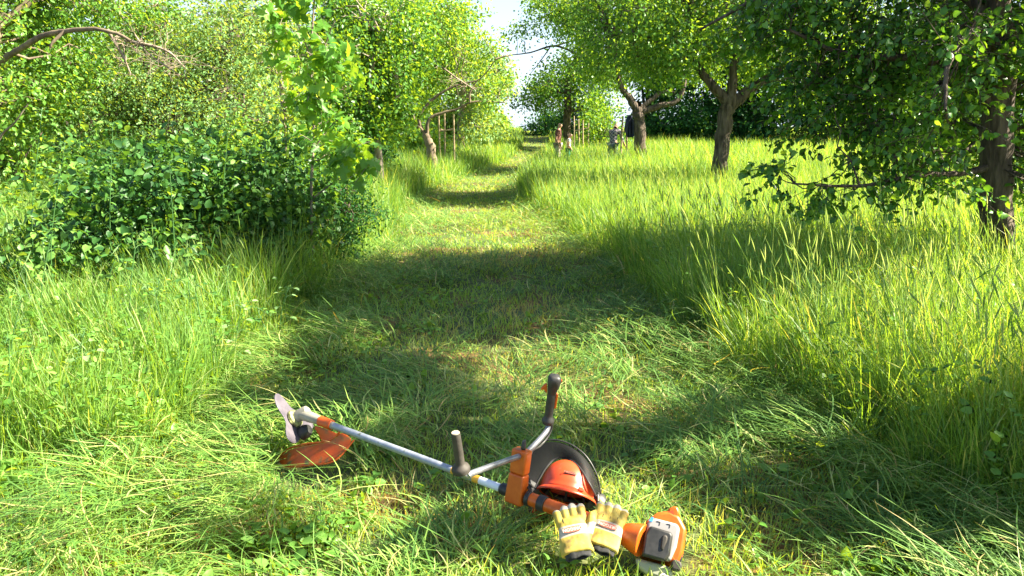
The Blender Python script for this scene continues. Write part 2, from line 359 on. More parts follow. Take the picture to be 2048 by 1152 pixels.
def meadow():
    rng = np.random.RandomState(5)
    # long standing grass
    x, y = sample(rng, 640000, 1.7, 76, 1.5)
    rel = pathrel(x, y)
    # the left verge starts a little further from the viewer, the right verge comes close
    keep = (rel > 1.0) & ~((x < 0) & (y < 3.3 + .35 * wave(x, y, 8, .5))) & ~((x > 0) & (y < 2.9) & (x < 1.45 + .5 * (y - 1.7)))
    x, y, rel = x[keep], y[keep], rel[keep]
    hh = np.clip((rel - 1.0) * 6.5, .3, 1) * np.interp(y, [0, 8, 16, 30], [.66, .62, .78, .8])
    left = (x < -.8) & (y < 6.2)
    hh = np.where(left, np.minimum(hh, .46 + .12 * wave(x, y, 21, .4)) * np.clip((y - 2.9) / 1.0, .35, 1), hh)
    hh = hh * (1 + .2 * wave(x, y, 9, 1.1) + .3 * wave(x, y, 10, .2))
    right = (x > 1.0) & (y < 7); hh = np.where(right, hh * 1.02, hh)
    hh *= np.where((x < 0) & (y > 6) & (y < 12), 1.15, 1)
    hh *= np.interp(y, [0, 30, 50, 76], [1, 1, .7, .45])
    n = len(x); h = np.maximum(.08, hh * rng.uniform(.55, 1.2, n))
    w = np.interp(y, [2, 5, 10, 20, 40, 76], [.0044, .0058, .0088, .015, .026, .038]) * rng.uniform(.6, 1.4, n)
    az = rng.uniform(0, 2 * PI, n); wd = 2.6 + 2.2 * wave(x, y, 31, .5); az = np.where(rng.uniform(size=n) < .35, wd + rng.normal(0, .6, n), az)
    lean = np.abs(rng.normal(.14, .2, n)); bend = np.abs(rng.normal(.55, .5, n)) * (1 + 1.2 * (rng.uniform(size=n) < .22))
    tint = np.clip(np.where(y > 8, .38, .44) + .17 * wave(x, y, 41, .7) + rng.normal(0, .2, n) + .13 * wave(x, y, 42, .15), 0, .86)
    tint = np.where(rng.uniform(size=n) < .08, rng.uniform(.82, .97, n), tint)
    z = hz(x, y) - .01
    P = np.stack([x, y, z], -1)
    near = y < 11; VV, FF, TT, off = [], [], [], 0
    for msk, sg in ((near, 4), (~near, 2)):
        V, Fa, m, _ = blades(P[msk], h[msk], w[msk], az[msk], lean[msk], bend[msk], sg, rng)
        VV.append(V); FF.append(Fa + off); TT.append(np.repeat(tint[msk], m)); off += len(V)
    o = npmesh('meadow_grass', np.concatenate(VV), [np.concatenate(FF)], GR, tint=np.concatenate(TT))
    tag(o, 'long standing green meadow grass on both sides of the mown strip', 'grass', kind='stuff')
    # flowering stalks with seed heads
    rng = np.random.RandomState(6); x, y = sample(rng, 19000, 1.9, 32, 1.75); rel = pathrel(x, y)
    keep = (rel > 1.12) & ~((x < -.4) & (y < 4.2)) & ~((x > 0) & (y < 2.9) & (x < 1.45 + .5 * (y - 1.7)))
    keep &= (x > 0) | (rng.uniform(size=len(x)) < .35)
    x, y = x[keep], y[keep]; n = len(x)
    h = np.clip(rng.normal(.72, .16, n), .4, 1.15) * np.where(x < 0, .85, 1); w = np.interp(y, [2, 8, 32], [.0026, .004, .012]) ; az = rng.normal(2.8, 1.3, n); lean = np.abs(rng.normal(.08, .13, n)); bend = np.abs(rng.normal(.35, .4, n))
    P = np.stack([x, y, hz(x, y)], -1)
    V, Fa, m, pts = blades(P, h, w, az, lean, bend, 4, rng)
    # the head: crossed slim spindles at the top fifth
    a = pts[:, 3] * .35 + pts[:, 4] * .65; bb = pts[:, 4]; ax = bb - a; S = np.linalg.norm(ax, axis=1) * 1.7
    hv, hf, hi = [], [], []; o2 = len(V)
    for q in range(3):
        Nn = np.stack([np.cos(q * 1.05) * np.ones(n), np.sin(q * 1.05) * np.ones(n), .1 * np.ones(n)], -1)
        v2, f2, li = leafmesh(a, ax, Nn, S, 'lo')
        c = np.repeat(a, 4, 0); u = np.repeat(ax / S[:, None], 4, 0); rr = v2 - c; al = (rr * u).sum(1)[:, None] * u / (np.repeat((np.linalg.norm(ax, axis=1) / S) ** 2, 4)[:, None])
        v2 = c + al + (rr - al) * np.repeat(np.interp(y, [2, 10, 32], [.12, .15, .22]), 4)[:, None]
        hv.append(v2); hf.append(f2 + o2); o2 += len(v2)
    t = np.repeat(rng.uniform(0, 1, n), 4)
    o = npmesh('flowering_grass', np.concatenate([V] + hv), [np.concatenate([Fa] + hf)], SEED, tint=np.concatenate([np.repeat(rng.uniform(0, .4, n), m), t, t, t]))
    tag(o, 'tall flowering grass stalks with pale seed heads over the meadow', 'grass', kind='stuff')
    # stubble on the mown strip
    rng = np.random.RandomState(7); x, y = sample(rng, 420000, 1.9, 74, 1.35); rel = pathrel(x, y)
    keep = (rel < 1.12) | ((x < 0) & (y < 3.9)) | ((x > 0) & (y < 2.9)); x, y, rel = x[keep], y[keep], rel[keep]; n = len(x)
    br = brown(x, y); keep = rng.uniform(size=n) > br * .15; x, y, rel, br = x[keep], y[keep], rel[keep], br[keep]; n = len(x)
    h = rng.uniform(.025, .085, n) * (1 + .5 * wave(x, y, 51, .3)) * (1 + .5 * ((x < -1.1) & (y < 4)))
    h = np.maximum(h, .02) * np.where(rng.uniform(size=n) < .04, 2.0, 1); h = np.where(clear(x, y), .02, h)
    w = np.interp(y, [2, 5, 12, 30, 74], [.0045, .0058, .011, .024, .045]) * rng.uniform(.6, 1.4, n)
    tint = np.clip(.68 + .14 * wave(x, y, 52, .3) + rng.normal(0, .12, n) + br * rng.uniform(0, .7, n), 0, 1)
    V, Fa, m, _ = blades(np.stack([x, y, hz(x, y) - .01], -1), h, w, rng.uniform(0, 2 * PI, n), np.abs(rng.normal(.35, .3, n)), rng.normal(.6, .5, n), 3, rng)
    o = npmesh('mown_grass', V, [Fa], GR, tint=np.repeat(tint, m)); tag(o, 'short yellow-green stubble of the freshly mown strip', 'grass', kind='stuff')
    # long cut stems lying in swathes
    rng = np.random.RandomState(8); x, y = sample(rng, 430000, 1.9, 40, 1.45); rel = pathrel(x, y)
    heap = .62 + .5 * np.sin(wave(x, y, 61, .4) * 2.4) + .8 * np.exp(-((rel - .9) / .22) ** 2) - .32 * np.exp(-(rel / .35) ** 2)
    keep = (rel < 1.2) & (rng.uniform(size=len(x)) < np.clip(heap, .03, 1)) & (rng.uniform(size=len(x)) > brown(x, y) * .93)
    keep &= ~((x < -1.2) & (y < 3.4) & (rng.uniform(size=len(x)) < .6)) & ~clear(x, y)
    x, y, heap = x[keep], y[keep], heap[keep]; n = len(x)
    h = rng.uniform(.04, .27, n) * (1 + .8 * (rng.uniform(size=n) < .10)); w = np.interp(y, [2, 5, 12, 40], [.0048, .0062, .011, .025]) * rng.uniform(.4, 1.5, n)
    az = 2.9 + 3.0 * wave(x, y, 62, .35) + rng.normal(0, .5, n) + np.where(rng.uniform(size=n) < .18, rng.uniform(-3, 3, n), 0)
    lean = rng.normal(1.3, .2, n); bend = rng.normal(.42, .35, n)
    z = hz(x, y) + rng.uniform(0, 1, n) ** 1.3 * .13 * np.clip(heap, .2, 1.4) + .10 * np.clip(wave(x, y, 64, .16) + .2, 0, 1.2) * np.clip(heap, .15, 1) * np.where(y > 2.2, 1, .3)
    tint = np.clip(.36 + .18 * wave(x, y, 63, .4) + rng.normal(0, .2, n), 0, .85); tint = np.where(rng.uniform(size=n) < .10, rng.uniform(.85, 1, n), tint)
    V, Fa, m, _ = blades(np.stack([x, y, z], -1), h, w, az, lean, bend, 4, rng, curl=rng.normal(0, .8, n), face=az + PI / 2 + rng.normal(0, .5, n))
    o = npmesh('cut_grass', V, [Fa], GCUT, tint=np.repeat(tint, m)); tag(o, 'long cut grass stems lying flat in swathes on the mown strip', 'cut grass', kind='stuff')
    # low broad-leaved weeds in the turf
    rng = np.random.RandomState(9); x, y = sample(rng, 11000, 2.0, 9, 1.2)
    d = np.where(x < -.6, .85, np.where(x > 1.3, .5, .12)) * (.5 + .5 * wave(x, y, 71, .35)); keep = (rng.uniform(size=len(x)) < d); x, y = x[keep], y[keep]
    xs, ys = [], []
    for a, b in zip(x, y):
        k = rng.randint(3, 7); xs += list(a + rng.normal(0, .02, k)); ys += list(b + rng.normal(0, .02, k))
    x, y = np.array(xs), np.array(ys); k = ~clear(x, y); x, y = x[k], y[k]; n = len(x); rel = pathrel(x, y)
    z = hz(x, y) + rng.uniform(.01, .07, n) + np.where((rel > 1.05) & ((y > 3.4) | (x > 1.3)), rng.uniform(0, .5, n) * np.where(x > 0, 1, .7), 0)
    A = rng.normal(0, 1, (n, 3)); A[:, 2] = rng.uniform(0, .8, n); Nn = rng.normal(0, .35, (n, 3)); Nn[:, 2] += 1
    V, Fa, li = leafmesh(np.stack([x, y, z], -1), A, Nn, rng.uniform(.025, .075, n), 'oval')
    o = npmesh('low_weeds', V, [Fa], L_LIGHT, tint=np.clip(rng.normal(.5, .2, n), 0, 1)[li]); tag(o, 'low broad-leaved weeds growing through the grass', 'ground cover', kind='stuff')
meadow()

# ------------------------------------------------------------------ trees on the right
def V3(px, py, y): return tuple(U(px, py, y))
def gp(px, y): return tuple(ground_pt(px, y))
tree('pear_tree', 'tall pear tree at the right edge with large glossy leaves hanging low over the meadow', 'tree',
     [([gp(1998, 6.9), V3(1995, 520, 6.9), V3(1992, 330, 6.9), V3(2006, 120, 6.9), V3(2012, -60, 6.95), (4.9, 7.0, 4.4), (5.0, 7.1, 6.0)], .165, .07),
      ([V3(1994, 330, 6.9), V3(1930, 345, 6.8), V3(1830, 352, 6.5), V3(1720, 372, 6.3), V3(1590, 368, 6.2)], .035, .008),
      ([V3(2004, 250, 6.9), V3(1950, 170, 6.9), V3(1850, 120, 6.8), V3(1700, 110, 6.9), V3(1580, 60, 7.1)], .06, .012),
      ([V3(2008, 60, 6.9), V3(1900, -30, 7.2), V3(1750, -80, 7.4), V3(1550, -20, 7.4), V3(1400, 60, 7.2)], .06, .01),
      ([V3(2012, -60, 6.95), (5.6, 7.8, 3.6), (6.3, 8.6, 4.2)], .08, .02),
      ([V3(2012, -60, 6.95), (5.4, 6.0, 3.7), (6.0, 5.6, 4.3)], .08, .02),
      ([V3(2006, 120, 6.9), V3(1960, 60, 6.3), V3(1900, 120, 5.6), V3(1890, 220, 5.3)], .045, .008)],
     [PL(1830, 50, 7.0, 200, 110, 1.0), PL(1680, 80, 7.3, 170, 120, .9), PL(1790, 205, 6.9, 150, 75, .7), PL(1700, 285, 7.0, 80, 42, .4), PL(1905, 335, 6.2, 50, 50, .3),
      PL(1680, 355, 6.3, 120, 34, .35), PL(1810, 352, 6.6, 80, 26, .35), PL(1890, 190, 5.7, 70, 130, .3), PL(1560, 350, 6.3, 36, 18, .2), PL(1600, 10, 7.3, 110, 60, .8),
      PL(2120, 300, 6.6, 60, 140, .5), PL(2000, -40, 7.4, 140, 60, .8),
      ((4.7, 7.6, 3.9), (1.5, 1.9, .9)), ((3.4, 7.6, 3.5), (1.2, 1.5, .7)), ((5.3, 7.2, 5.4), (1.6, 2.0, 1.1)), ((5.0, 9.0, 4.6), (1.4, 1.3, 1.2)), ((6.2, 8.4, 5.2), (1.3, 1.5, 1.2)),
      ((4.9, 6.3, 5.0), (1.2, .9, .9)), ((5.2, 7.0, 6.9), (1.4, 1.1, .9)), ((4.8, 8.4, 2.3), (.7, 1.0, .5)), ((5.7, 7.9, 2.7), (.6, 1.0, .6))] + [(at5(*p), (.5, .52, .42)) for p in ((-1.1, 5.1), (-1.7, 5.5), (-.5, 5.3), (1.35, 5.6), (1.8, 6.3), (2.3, 6.8), (-1.7, 6.1), (-.7, 5.9), (.3, 5.75), (1.1, 6.3), (-1.5, 7.2), (-.5, 7.0), (-1.3, 8.4), (-.7, 8.9), (-1.2, 9.6), (2.0, 7.3), (2.7, 7.8), (3.4, 8.3), (1.5, 7.0), (3.5, 7.5), (2.9, 7.0), (1.5, 7.8), (-2.4, 6.8), (-3.2, 7.2), (2.2, 7.8), (2.9, 8.2), (1.9, 8.9), (3.2, 9.2), (2.6, 7.2))],  # the last group of lobes is added along sun rays to shade the strip
     5600, 12, .078, 'oval', L_PEAR, BARK, 101, twig=.36, droop=.45, spread=.16)
tree('apple_tree', 'old leaning apple tree in the middle of the right meadow with a wide dark crown', 'tree',
     [([gp(1432, 18), V3(1440, 320, 18), V3(1452, 230, 18), V3(1462, 195, 18)], .19, .16),
      ([V3(1458, 215, 18), V3(1500, 180, 18), V3(1548, 150, 17.8), V3(1590, 110, 17.6), V3(1610, 40, 17.5)], .14, .05),
      ([V3(1456, 205, 18), V3(1420, 165, 18), V3(1392, 120, 18.2), V3(1380, 20, 18.3)], .13, .05),
      ([V3(1462, 200, 18), V3(1470, 120, 18), V3(1490, 40, 18.2), V3(1480, -60, 18.3)], .12, .04),
      ([V3(1392, 120, 18.2), V3(1330, 80, 18), V3(1270, 70, 17.8)], .07, .02)],
     [PL(1310, 70, 18, 130, 95, 2.0), PL(1450, 30, 18, 170, 110, 2.4), PL(1520, 90, 18.6, 80, 50, 1.2), PL(1620, 60, 17.8, 120, 110, 2.0), PL(1400, -120, 18.4, 250, 120, 2.8), PL(1225, 110, 18.8, 46, 28, .8),
      PL(1640, 170, 18.2, 60, 44, 1), PL(1385, 110, 18.8, 50, 36, .9)],
     3000, 13, .095, 'mid', L_APPLE, BARK, 102, twig=.5, droop=.3)
tree('apple_tree', 'forked apple tree with two spreading bare limbs behind the hanging jacket', 'tree',
     [([gp(1282, 28), V3(1280, 260, 28), V3(1277, 225, 28), V3(1274, 212, 28)], .215, .19),
      ([V3(1275, 222, 28), V3(1258, 195, 28), V3(1240, 168, 28), V3(1228, 90, 28)], .16, .06),
      ([V3(1280, 224, 28), V3(1318, 212, 28), V3(1352, 202, 28), V3(1368, 168, 28), V3(1372, 80, 28)], .13, .06),
      ([V3(1284, 216, 28), V3(1305, 198, 28), V3(1325, 184, 28), V3(1350, 186, 27.8)], .1, .05)],
     [PL(1228, 95, 28, 70, 62, 2.2), PL(1330, 70, 28.5, 110, 80, 2.8), PL(1400, 120, 29, 60, 40, 1.6), PL(1215, 10, 29, 90, 80, 2.5), PL(1350, -60, 29, 130, 90, 3)],
     2000, 12, .12, 'mid', L_APPLE, BARK, 103, twig=.6, droop=.25)
tree('apple_tree', 'far apple tree with sparse upper limbs reaching left over the path', 'tree',
     [([gp(1136, 42), V3(1134, 240, 42), V3(1140, 150, 42), V3(1165, 100, 42)], .24, .16),
      ([V3(1160, 110, 42), V3(1110, 92, 42), V3(1060, 105, 42), V3(1008, 112, 42)], .07, .02),
      ([V3(1165, 100, 42), V3(1150, 40, 42), V3(1090, 10, 42)], .12, .03),
      ([V3(1100, 95, 42), V3(1075, 130, 42), V3(1058, 150, 42)], .035, .012),
      ([V3(1138, 190, 42), V3(1100, 180, 42), V3(1050, 190, 42)], .09, .03)],
     [PL(1110, 20, 42, 70, 42, 3.0), PL(1052, 62, 42, 36, 16, 1.4), PL(1160, 40, 42, 60, 60, 3), PL(1125, 172, 42, 84, 46, 3), PL(1180, 150, 43, 60, 60, 3), PL(1062, 196, 42, 26, 14, 1.2), PL(1190, 225, 40, 40, 26, 2)],
     1300, 13, .17, 'mid', L_APPLE, BARK, 104, twig=.7, droop=.2,
     dead=[([V3(1110, 92, 42), V3(1160, 80, 42), V3(1210, 96, 41)], .05, .015, 9)])
# unseen trees right of the frame; the nearest one's crown is shaped to throw shade
tree('shading_tree', 'unseen tree just outside the frame on the right, its crown shaped to shade the clearing', 'tree',
     [([(5.6, 3.5, -.05), (5.55, 3.5, 1.2), (5.5, 3.55, 2.6), (5.3, 3.6, 3.8), (5.1, 3.7, 4.8)], .1, .03), ([(5.5, 3.55, 2.6), (5.0, 3.1, 3.0), (4.7, 2.9, 3.3)], .04, .015), ([(5.4, 3.6, 3.2), (5.2, 4.3, 4.3), (5.0, 4.7, 5.0)], .04, .015)],
     [(at5(-.95, 4.65), (.4, .40, .38)), (at5(-1.3, 4.25), (.3, .22, .25)), (at5(-.6, 4.25), (.3, .16, .2)), (at5(-.45, 3.68), (.36, .30, .30)), (at5(.15, 3.85), (.25, .16, .22)), (at5(-.3, 3.2), (.25, .16, .2)),
      (at5(-.12, 2.62), (.28, .16, .22)), (at5(1.45, 2.95), (.45, .42, .45)), (at5(2.1, 3.2, 5.2), (.45, .45, .45)), (at5(1.75, 2.4), (.5, .35, .45)), (at5(1.0, 3.75), (.25, .14, .2)), (at5(1.5, 4.5), (.2, .16, .2)), (at5(2.5, 2.7, 5.3), (.4, .4, .4)), (at5(-1.2, 2.75), (.2, .12, .15)),
      (at5(-1.05, 4.95), (.35, .25, .3)), (at5(-1.25, 3.85), (.3, .2, .25)), (at5(-.85, 3.45), (.3, .18, .22)), (at5(-.8, 4.05), (.3, .2, .25)), (at5(0.0, 3.5), (.3, .15, .2)), (at5(.6, 3.5), (.3, .16, .25)), (at5(.95, 3.2), (.28, .16, .22))],
     1750, 15, .075, 'mid', L_PEAR, BARK, 105, twig=.12, shell=.33, bough=12, spread=.34)
for i, (x, y, h, lab) in enumerate([(18.5, 21, 9.5, 'apple tree beyond the right edge of the frame level with the leaning apple tree'), (23, 30, 8, 'farther apple tree beyond the right edge of the frame'), (13.5, 15.5, 6, 'smaller apple tree beyond the right edge behind the pear tree')]):
    tree('apple_tree', lab, 'tree', [([(x, y, -.05), (x + .1, y, h * .25), (x - .1, y, h * .5), (x, y, h * .8)], .18, .06), ([(x, y, h * .3), (x + 1.5, y + .5, h * .6)], .08, .03), ([(x, y, h * .3), (x - 1.5, y - .3, h * .6)], .08, .03)],
         [((x, y, h * .7), (2.4, 2.4, h * .28)), ((x + 1.5, y + 1, h * .55), (1.5, 1.5, 1.2)), ((x - 1.3, y - .8, h * .55), (1.5, 1.5, 1.2))], 700, 12, .12, 'lo', L_APPLE, BARK, 110 + i, twig=.5)
def bush(name, label, cat, px, y, rx, top, n, per, size, mat, seed, group=None, shape='mid', depth=1.5, bark=BARK, bottom=None):
    """a leafy shrub: several stems from the ground, crown from near the ground to pixel row top"""
    g = ground_pt(px, y); t = U(px, top, y).z; s = y / F; H = t - g.z; rng = random.Random(seed)
    limbs = [([tuple(g), (g.x + rng.uniform(-.1, .1) * H, y, g.z + H * .35), (g.x + rng.uniform(-.2, .2) * H, y + rng.uniform(-.2, .2), g.z + H * .8)], .02 * H + .02, .012)]
    for k in range(4):
        a = rng.uniform(-1, 1) * rx * s * .7
        limbs.append(([(g.x + a * .15, y + rng.uniform(-.1, .1), g.z), (g.x + a * .6, y + rng.uniform(-.3, .3) * depth, g.z + H * .4), (g.x + a, y + rng.uniform(-.6, .6) * depth, g.z + H * rng.uniform(.6, .9))], .012 * H + .012, .008))
    lobes = []
    for k in range(7):
        a = rng.uniform(-.75, .75); hh = rng.uniform(.2, .8) * (1 - .35 * abs(a))
        lobes.append(((g.x + a * rx * s, y + rng.uniform(-.5, .5) * depth, g.z + H * hh), (rx * s * rng.uniform(.35, .6), depth * rng.uniform(.5, .8), H * rng.uniform(.2, .32))))
    lobes.append(((g.x, y, g.z + H * .45), (rx * s * .85, depth, H * .45)))
    return tree(name, label, cat, limbs, lobes, n, per, size, shape, mat, bark, seed, twig=size * 4, droop=.15, group=group, zfloor=g.z + .1)
EDGE = 'dark trees at the wood edge'
for i, (px, y, rx, top, lab) in enumerate([(1340, 47, 70, 205, 'low dark bush behind the forked apple tree'), (1420, 50, 80, 150, 'dark bush seen between the two apple trunks'),
        (1530, 46, 80, 130, 'dark bush just right of the leaning apple trunk'), (1640, 44, 90, 100, 'rounded dark tree above the low hanging pear branch'),
        (1760, 42, 90, 120, 'dark tree behind the middle of the pear crown'), (1880, 40, 90, 90, 'dark tree left of the pear trunk at the back'),
        (1990, 40, 90, 60, 'dark tree directly behind the pear trunk'), (2120, 40, 100, 60, 'dark tree at the far right edge of the meadow')]):
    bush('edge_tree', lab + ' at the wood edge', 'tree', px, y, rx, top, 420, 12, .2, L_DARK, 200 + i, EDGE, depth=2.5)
for i, (px, y, rx, top, lab) in enumerate([(1480, 48, 150, -90, 'tall dark tree rising behind both apple crowns'), (1700, 47, 150, -120, 'tall dark tree rising behind the left half of the pear crown'),
        (1930, 46, 150, -140, 'tall dark tree rising behind the pear trunk'), (1300, 52, 60, -60, 'tall dark tree closing the gap above the forked apple tree'), (2200, 46, 150, -140, 'tall dark tree beyond the right edge of the frame')]):
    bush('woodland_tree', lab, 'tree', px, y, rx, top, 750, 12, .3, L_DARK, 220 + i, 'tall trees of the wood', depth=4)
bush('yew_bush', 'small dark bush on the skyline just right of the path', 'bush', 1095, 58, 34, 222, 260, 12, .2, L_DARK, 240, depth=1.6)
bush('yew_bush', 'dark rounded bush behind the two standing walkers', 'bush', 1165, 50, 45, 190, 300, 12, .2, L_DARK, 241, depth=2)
bush('elder_bush', 'bright green bush lit by the sun left of the man in the checked shirt', 'bush', 1205, 38, 36, 205, 330, 12, .13, L_APPLE, 242, depth=1.5)

# ------------------------------------------------------------------ trees on the left
tree('apple_tree', 'sunlit apple tree with a pale forked trunk and dead twigs left of the path', 'tree',
     [([gp(868, 24), V3(862, 300, 24), V3(850, 268, 24)], .17, .12),
      ([V3(854, 282, 24), V3(858, 240, 24), V3(885, 226, 24), V3(915, 218, 24), V3(950, 203, 24), V3(1010, 205, 24)], .065, .015),
      ([V3(850, 270, 24), V3(838, 235, 24), V3(870, 195, 24), V3(915, 170, 24), V3(960, 158, 24), V3(992, 118, 24)], .06, .012),
      ([V3(846, 262, 24), V3(830, 243, 24), V3(820, 200, 24), V3(830, 120, 24.5), V3(860, 40, 25)], .08, .02),
      ([V3(940, 205, 24), V3(940, 185, 24), V3(955, 160, 24)], .04, .02)],
     [PL(895, 55, 24.5, 62, 56, 2.0), PL(950, 112, 25, 36, 40, 1.3), PL(850, 30, 25, 95, 60, 2.2), PL(800, 110, 25, 60, 70, 2), PL(1000, 190, 25, 30, 26, 1), PL(870, 130, 25.5, 40, 60, 1.5)],
     1500, 12, .11, 'mid', L_LIGHT, BARKO, 301, twig=.5,
     dead=[([V3(858, 80, 23.4), V3(868, 118, 23.4), V3(905, 150, 23.4), V3(950, 180, 23.4)], .05, .015, 16), ([V3(840, 50, 23.4), V3(890, 80, 23.4), V3(915, 130, 23.4)], .04, .01, 18),
           ([V3(992, 118, 24), V3(1015, 112, 24), V3(1022, 128, 24)], .03, .008, 8)])
tree('apple_tree', 'apple tree behind the dead twigs with a dark upright trunk above the stakes', 'tree',
     [([gp(922, 36), V3(922, 240, 36), V3(926, 180, 36), V3(930, 120, 36)], .2, .12), ([V3(924, 200, 36), V3(960, 170, 36), V3(1000, 140, 36)], .1, .03), ([V3(924, 190, 36), V3(890, 150, 36)], .1, .03)],
     [PL(965, 165, 37, 60, 60, 3), PL(990, 150, 37, 20, 30, 2), PL(900, 120, 37, 60, 80, 3), PL(960, 235, 36, 46, 34, 2)],
     1100, 12, .15, 'mid', L_PALE, BARKL, 302, twig=.6)
tree('cherry_tree', 'leafy fruit tree with a short white trunk at the left verge of the path', 'tree',
     [([gp(764, 17), V3(756, 300, 17), V3(748, 250, 17), V3(740, 170, 17), V3(760, 60, 17)], .1, .04), ([V3(748, 250, 17), V3(790, 200, 17), V3(820, 120, 17)], .06, .02), ([V3(748, 250, 17), V3(700, 210, 17)], .06, .02)],
     [PL(740, 150, 17, 90, 80, 1.6), PL(800, 90, 18, 60, 80, 1.5), PL(700, 225, 16.6, 60, 40, 1), PL(790, 210, 17, 32, 34, .7), PL(720, 40, 18, 100, 70, 1.8), PL(640, 190, 17.5, 50, 60, 1.2), PL(755, 250, 16.6, 30, 24, .5)],
     1900, 13, .1, 'mid', L_APPLE, BARKL, 303, twig=.42)
tree('maple_sapling', 'slim young maple with large bright lobed leaves standing at the bramble thicket', 'tree',
     [([gp(628, 8), V3(622, 400, 8), V3(628, 250, 8), V3(622, 120, 8), V3(630, -20, 8)], .017, .008), ([V3(626, 300, 8), V3(655, 260, 8), V3(675, 240, 7.9)], .01, .004),
      ([V3(624, 150, 8), V3(650, 90, 8), V3(670, 40, 7.9)], .01, .004), ([V3(624, 120, 8), V3(600, 60, 8), V3(585, 20, 8)], .01, .004), ([V3(622, 400, 8), V3(660, 370, 7.9), V3(690, 350, 7.8)], .01, .004)],
     [PL(630, 30, 8, 62, 50, .45), PL(622, 110, 8, 58, 60, .5), PL(640, 185, 8, 34, 36, .3), PL(670, 120, 7.8, 26, 30, .3), PL(655, 245, 7.9, 34, 40, .3), PL(680, 300, 7.8, 40, 40, .3), PL(690, 350, 7.7, 34, 40, .3), PL(650, -60, 8, 80, 60, .6)],
     80, 5, .135, 'maple', L_MAPLE, BARKL, 304, twig=.26, droop=.55, upn=.5, spread=.28)
tree('birch_sapling', 'bare-stemmed pale sapling rising just left of the maple', 'tree',
     [([gp(575, 9.5), V3(568, 260, 9.5), V3(560, 150, 9.5), V3(545, 40, 9.5), V3(540, -60, 9.5)], .035, .014), ([V3(566, 230, 9.5), V3(585, 180, 9.6), V3(590, 140, 9.6)], .016, .006)],
     [PL(540, 40, 9.6, 60, 70, .7), PL(590, 190, 9.6, 28, 40, .4), PL(530, 120, 9.6, 40, 40, .5), PL(555, 260, 9.6, 34, 34, .4)],
     190, 9, .07, 'mid', L_PALE, BARKL, 305, twig=.25)
tree('willow', 'broad pale willow thicket with tangled dead twigs behind the brambles', 'tree',
     [([gp(330, 15), V3(330, 260, 15), V3(300, 170, 15), V3(280, 80, 15)], .1, .04), ([V3(330, 260, 15), V3(400, 180, 15), V3(460, 90, 15)], .08, .03), ([V3(330, 260, 15), V3(240, 200, 15), V3(180, 150, 15)], .08, .03)],
     [PL(300, 170, 15, 120, 90, 1.6), PL(430, 150, 15.4, 120, 90, 1.8), PL(200, 240, 14.6, 110, 70, 1.4), PL(400, 235, 14, 140, 60, 1.2), PL(520, 200, 15, 70, 100, 1.3), PL(470, 60, 16, 110, 70, 1.6), PL(300, 70, 16, 110, 50, 1.5)],
     3100, 14, .062, 'lo', L_PALE, BARK, 306, twig=.4,
     dead=[([V3(215, 60, 13.3), V3(245, 110, 13.2), V3(262, 150, 13.2)], .035, .012, 22), ([V3(250, 80, 13.2), V3(330, 100, 13.1), V3(370, 135, 13.1)], .03, .01, 26), ([V3(270, 70, 13.2), V3(300, 110, 13.1), V3(360, 150, 13.1)], .02, .008, 22)])
tree('old_apple_tree', 'old apple tree at the left edge with a thick bare limb arching to the right', 'tree',
     [([gp(-50, 13), V3(-42, 250, 13), V3(-16, 150, 13), V3(-10, 60, 13.2), V3(10, -60, 13.5)], .15, .07),
      ([V3(-14, 135, 13), V3(20, 110, 12.8), V3(50, 92, 12.6), V3(85, 72, 12.4), V3(130, 62, 12.3), V3(190, 58, 12.2), V3(235, 68, 12.2), V3(262, 82, 12.2)], .055, .022),
      ([V3(130, 62, 12.3), V3(105, 85, 12.2), V3(100, 98, 12.2)], .03, .012), ([V3(-10, 60, 13.2), V3(60, 0, 13.4), V3(110, -60, 13.5)], .08, .03)],
     [PL(40, 60, 13.8, 80, 50, 1.2), PL(60, 190, 13.6, 90, 70, 1.2), PL(130, 120, 13.8, 70, 26, .8), PL(60, 0, 14, 110, 50, 1.5), PL(230, 20, 14.5, 120, 36, 1.2), PL(-40, 150, 13.5, 60, 120, 1.2), PL(60, -90, 14, 160, 60, 1.8)],
     1500, 13, .085, 'mid', L_LIGHT, BARKO, 307, twig=.4)
for i, (px, y, rx, top, lab, mt) in enumerate([(-60, 27, 110, -60, 'tall tree in the back left corner of the orchard', L_APPLE), (90, 30, 110, 6, 'leafy tree showing above the arching bare limb', L_LIGHT),
        (230, 26, 110, -30, 'tall tree behind the dead twigs of the willow', L_APPLE), (370, 30, 110, -20, 'pale tall tree behind the middle of the willow thicket', L_PALE),
        (500, 28, 100, -70, 'tall tree behind the pale sapling', L_LIGHT), (610, 32, 90, -40, 'tall tree directly behind the maple sapling', L_APPLE), (720, 36, 90, -60, 'tall tree behind the white-trunked fruit tree', L_LIGHT),
        (830, 42, 80, -10, 'bright tree behind the pale forked apple trunk', L_LIGHT)]):
    bush('background_tree', lab, 'tree', px, y, rx, top, 800, 12, .15, mt, 320 + i, 'tall trees behind the left thicket', depth=2.6)
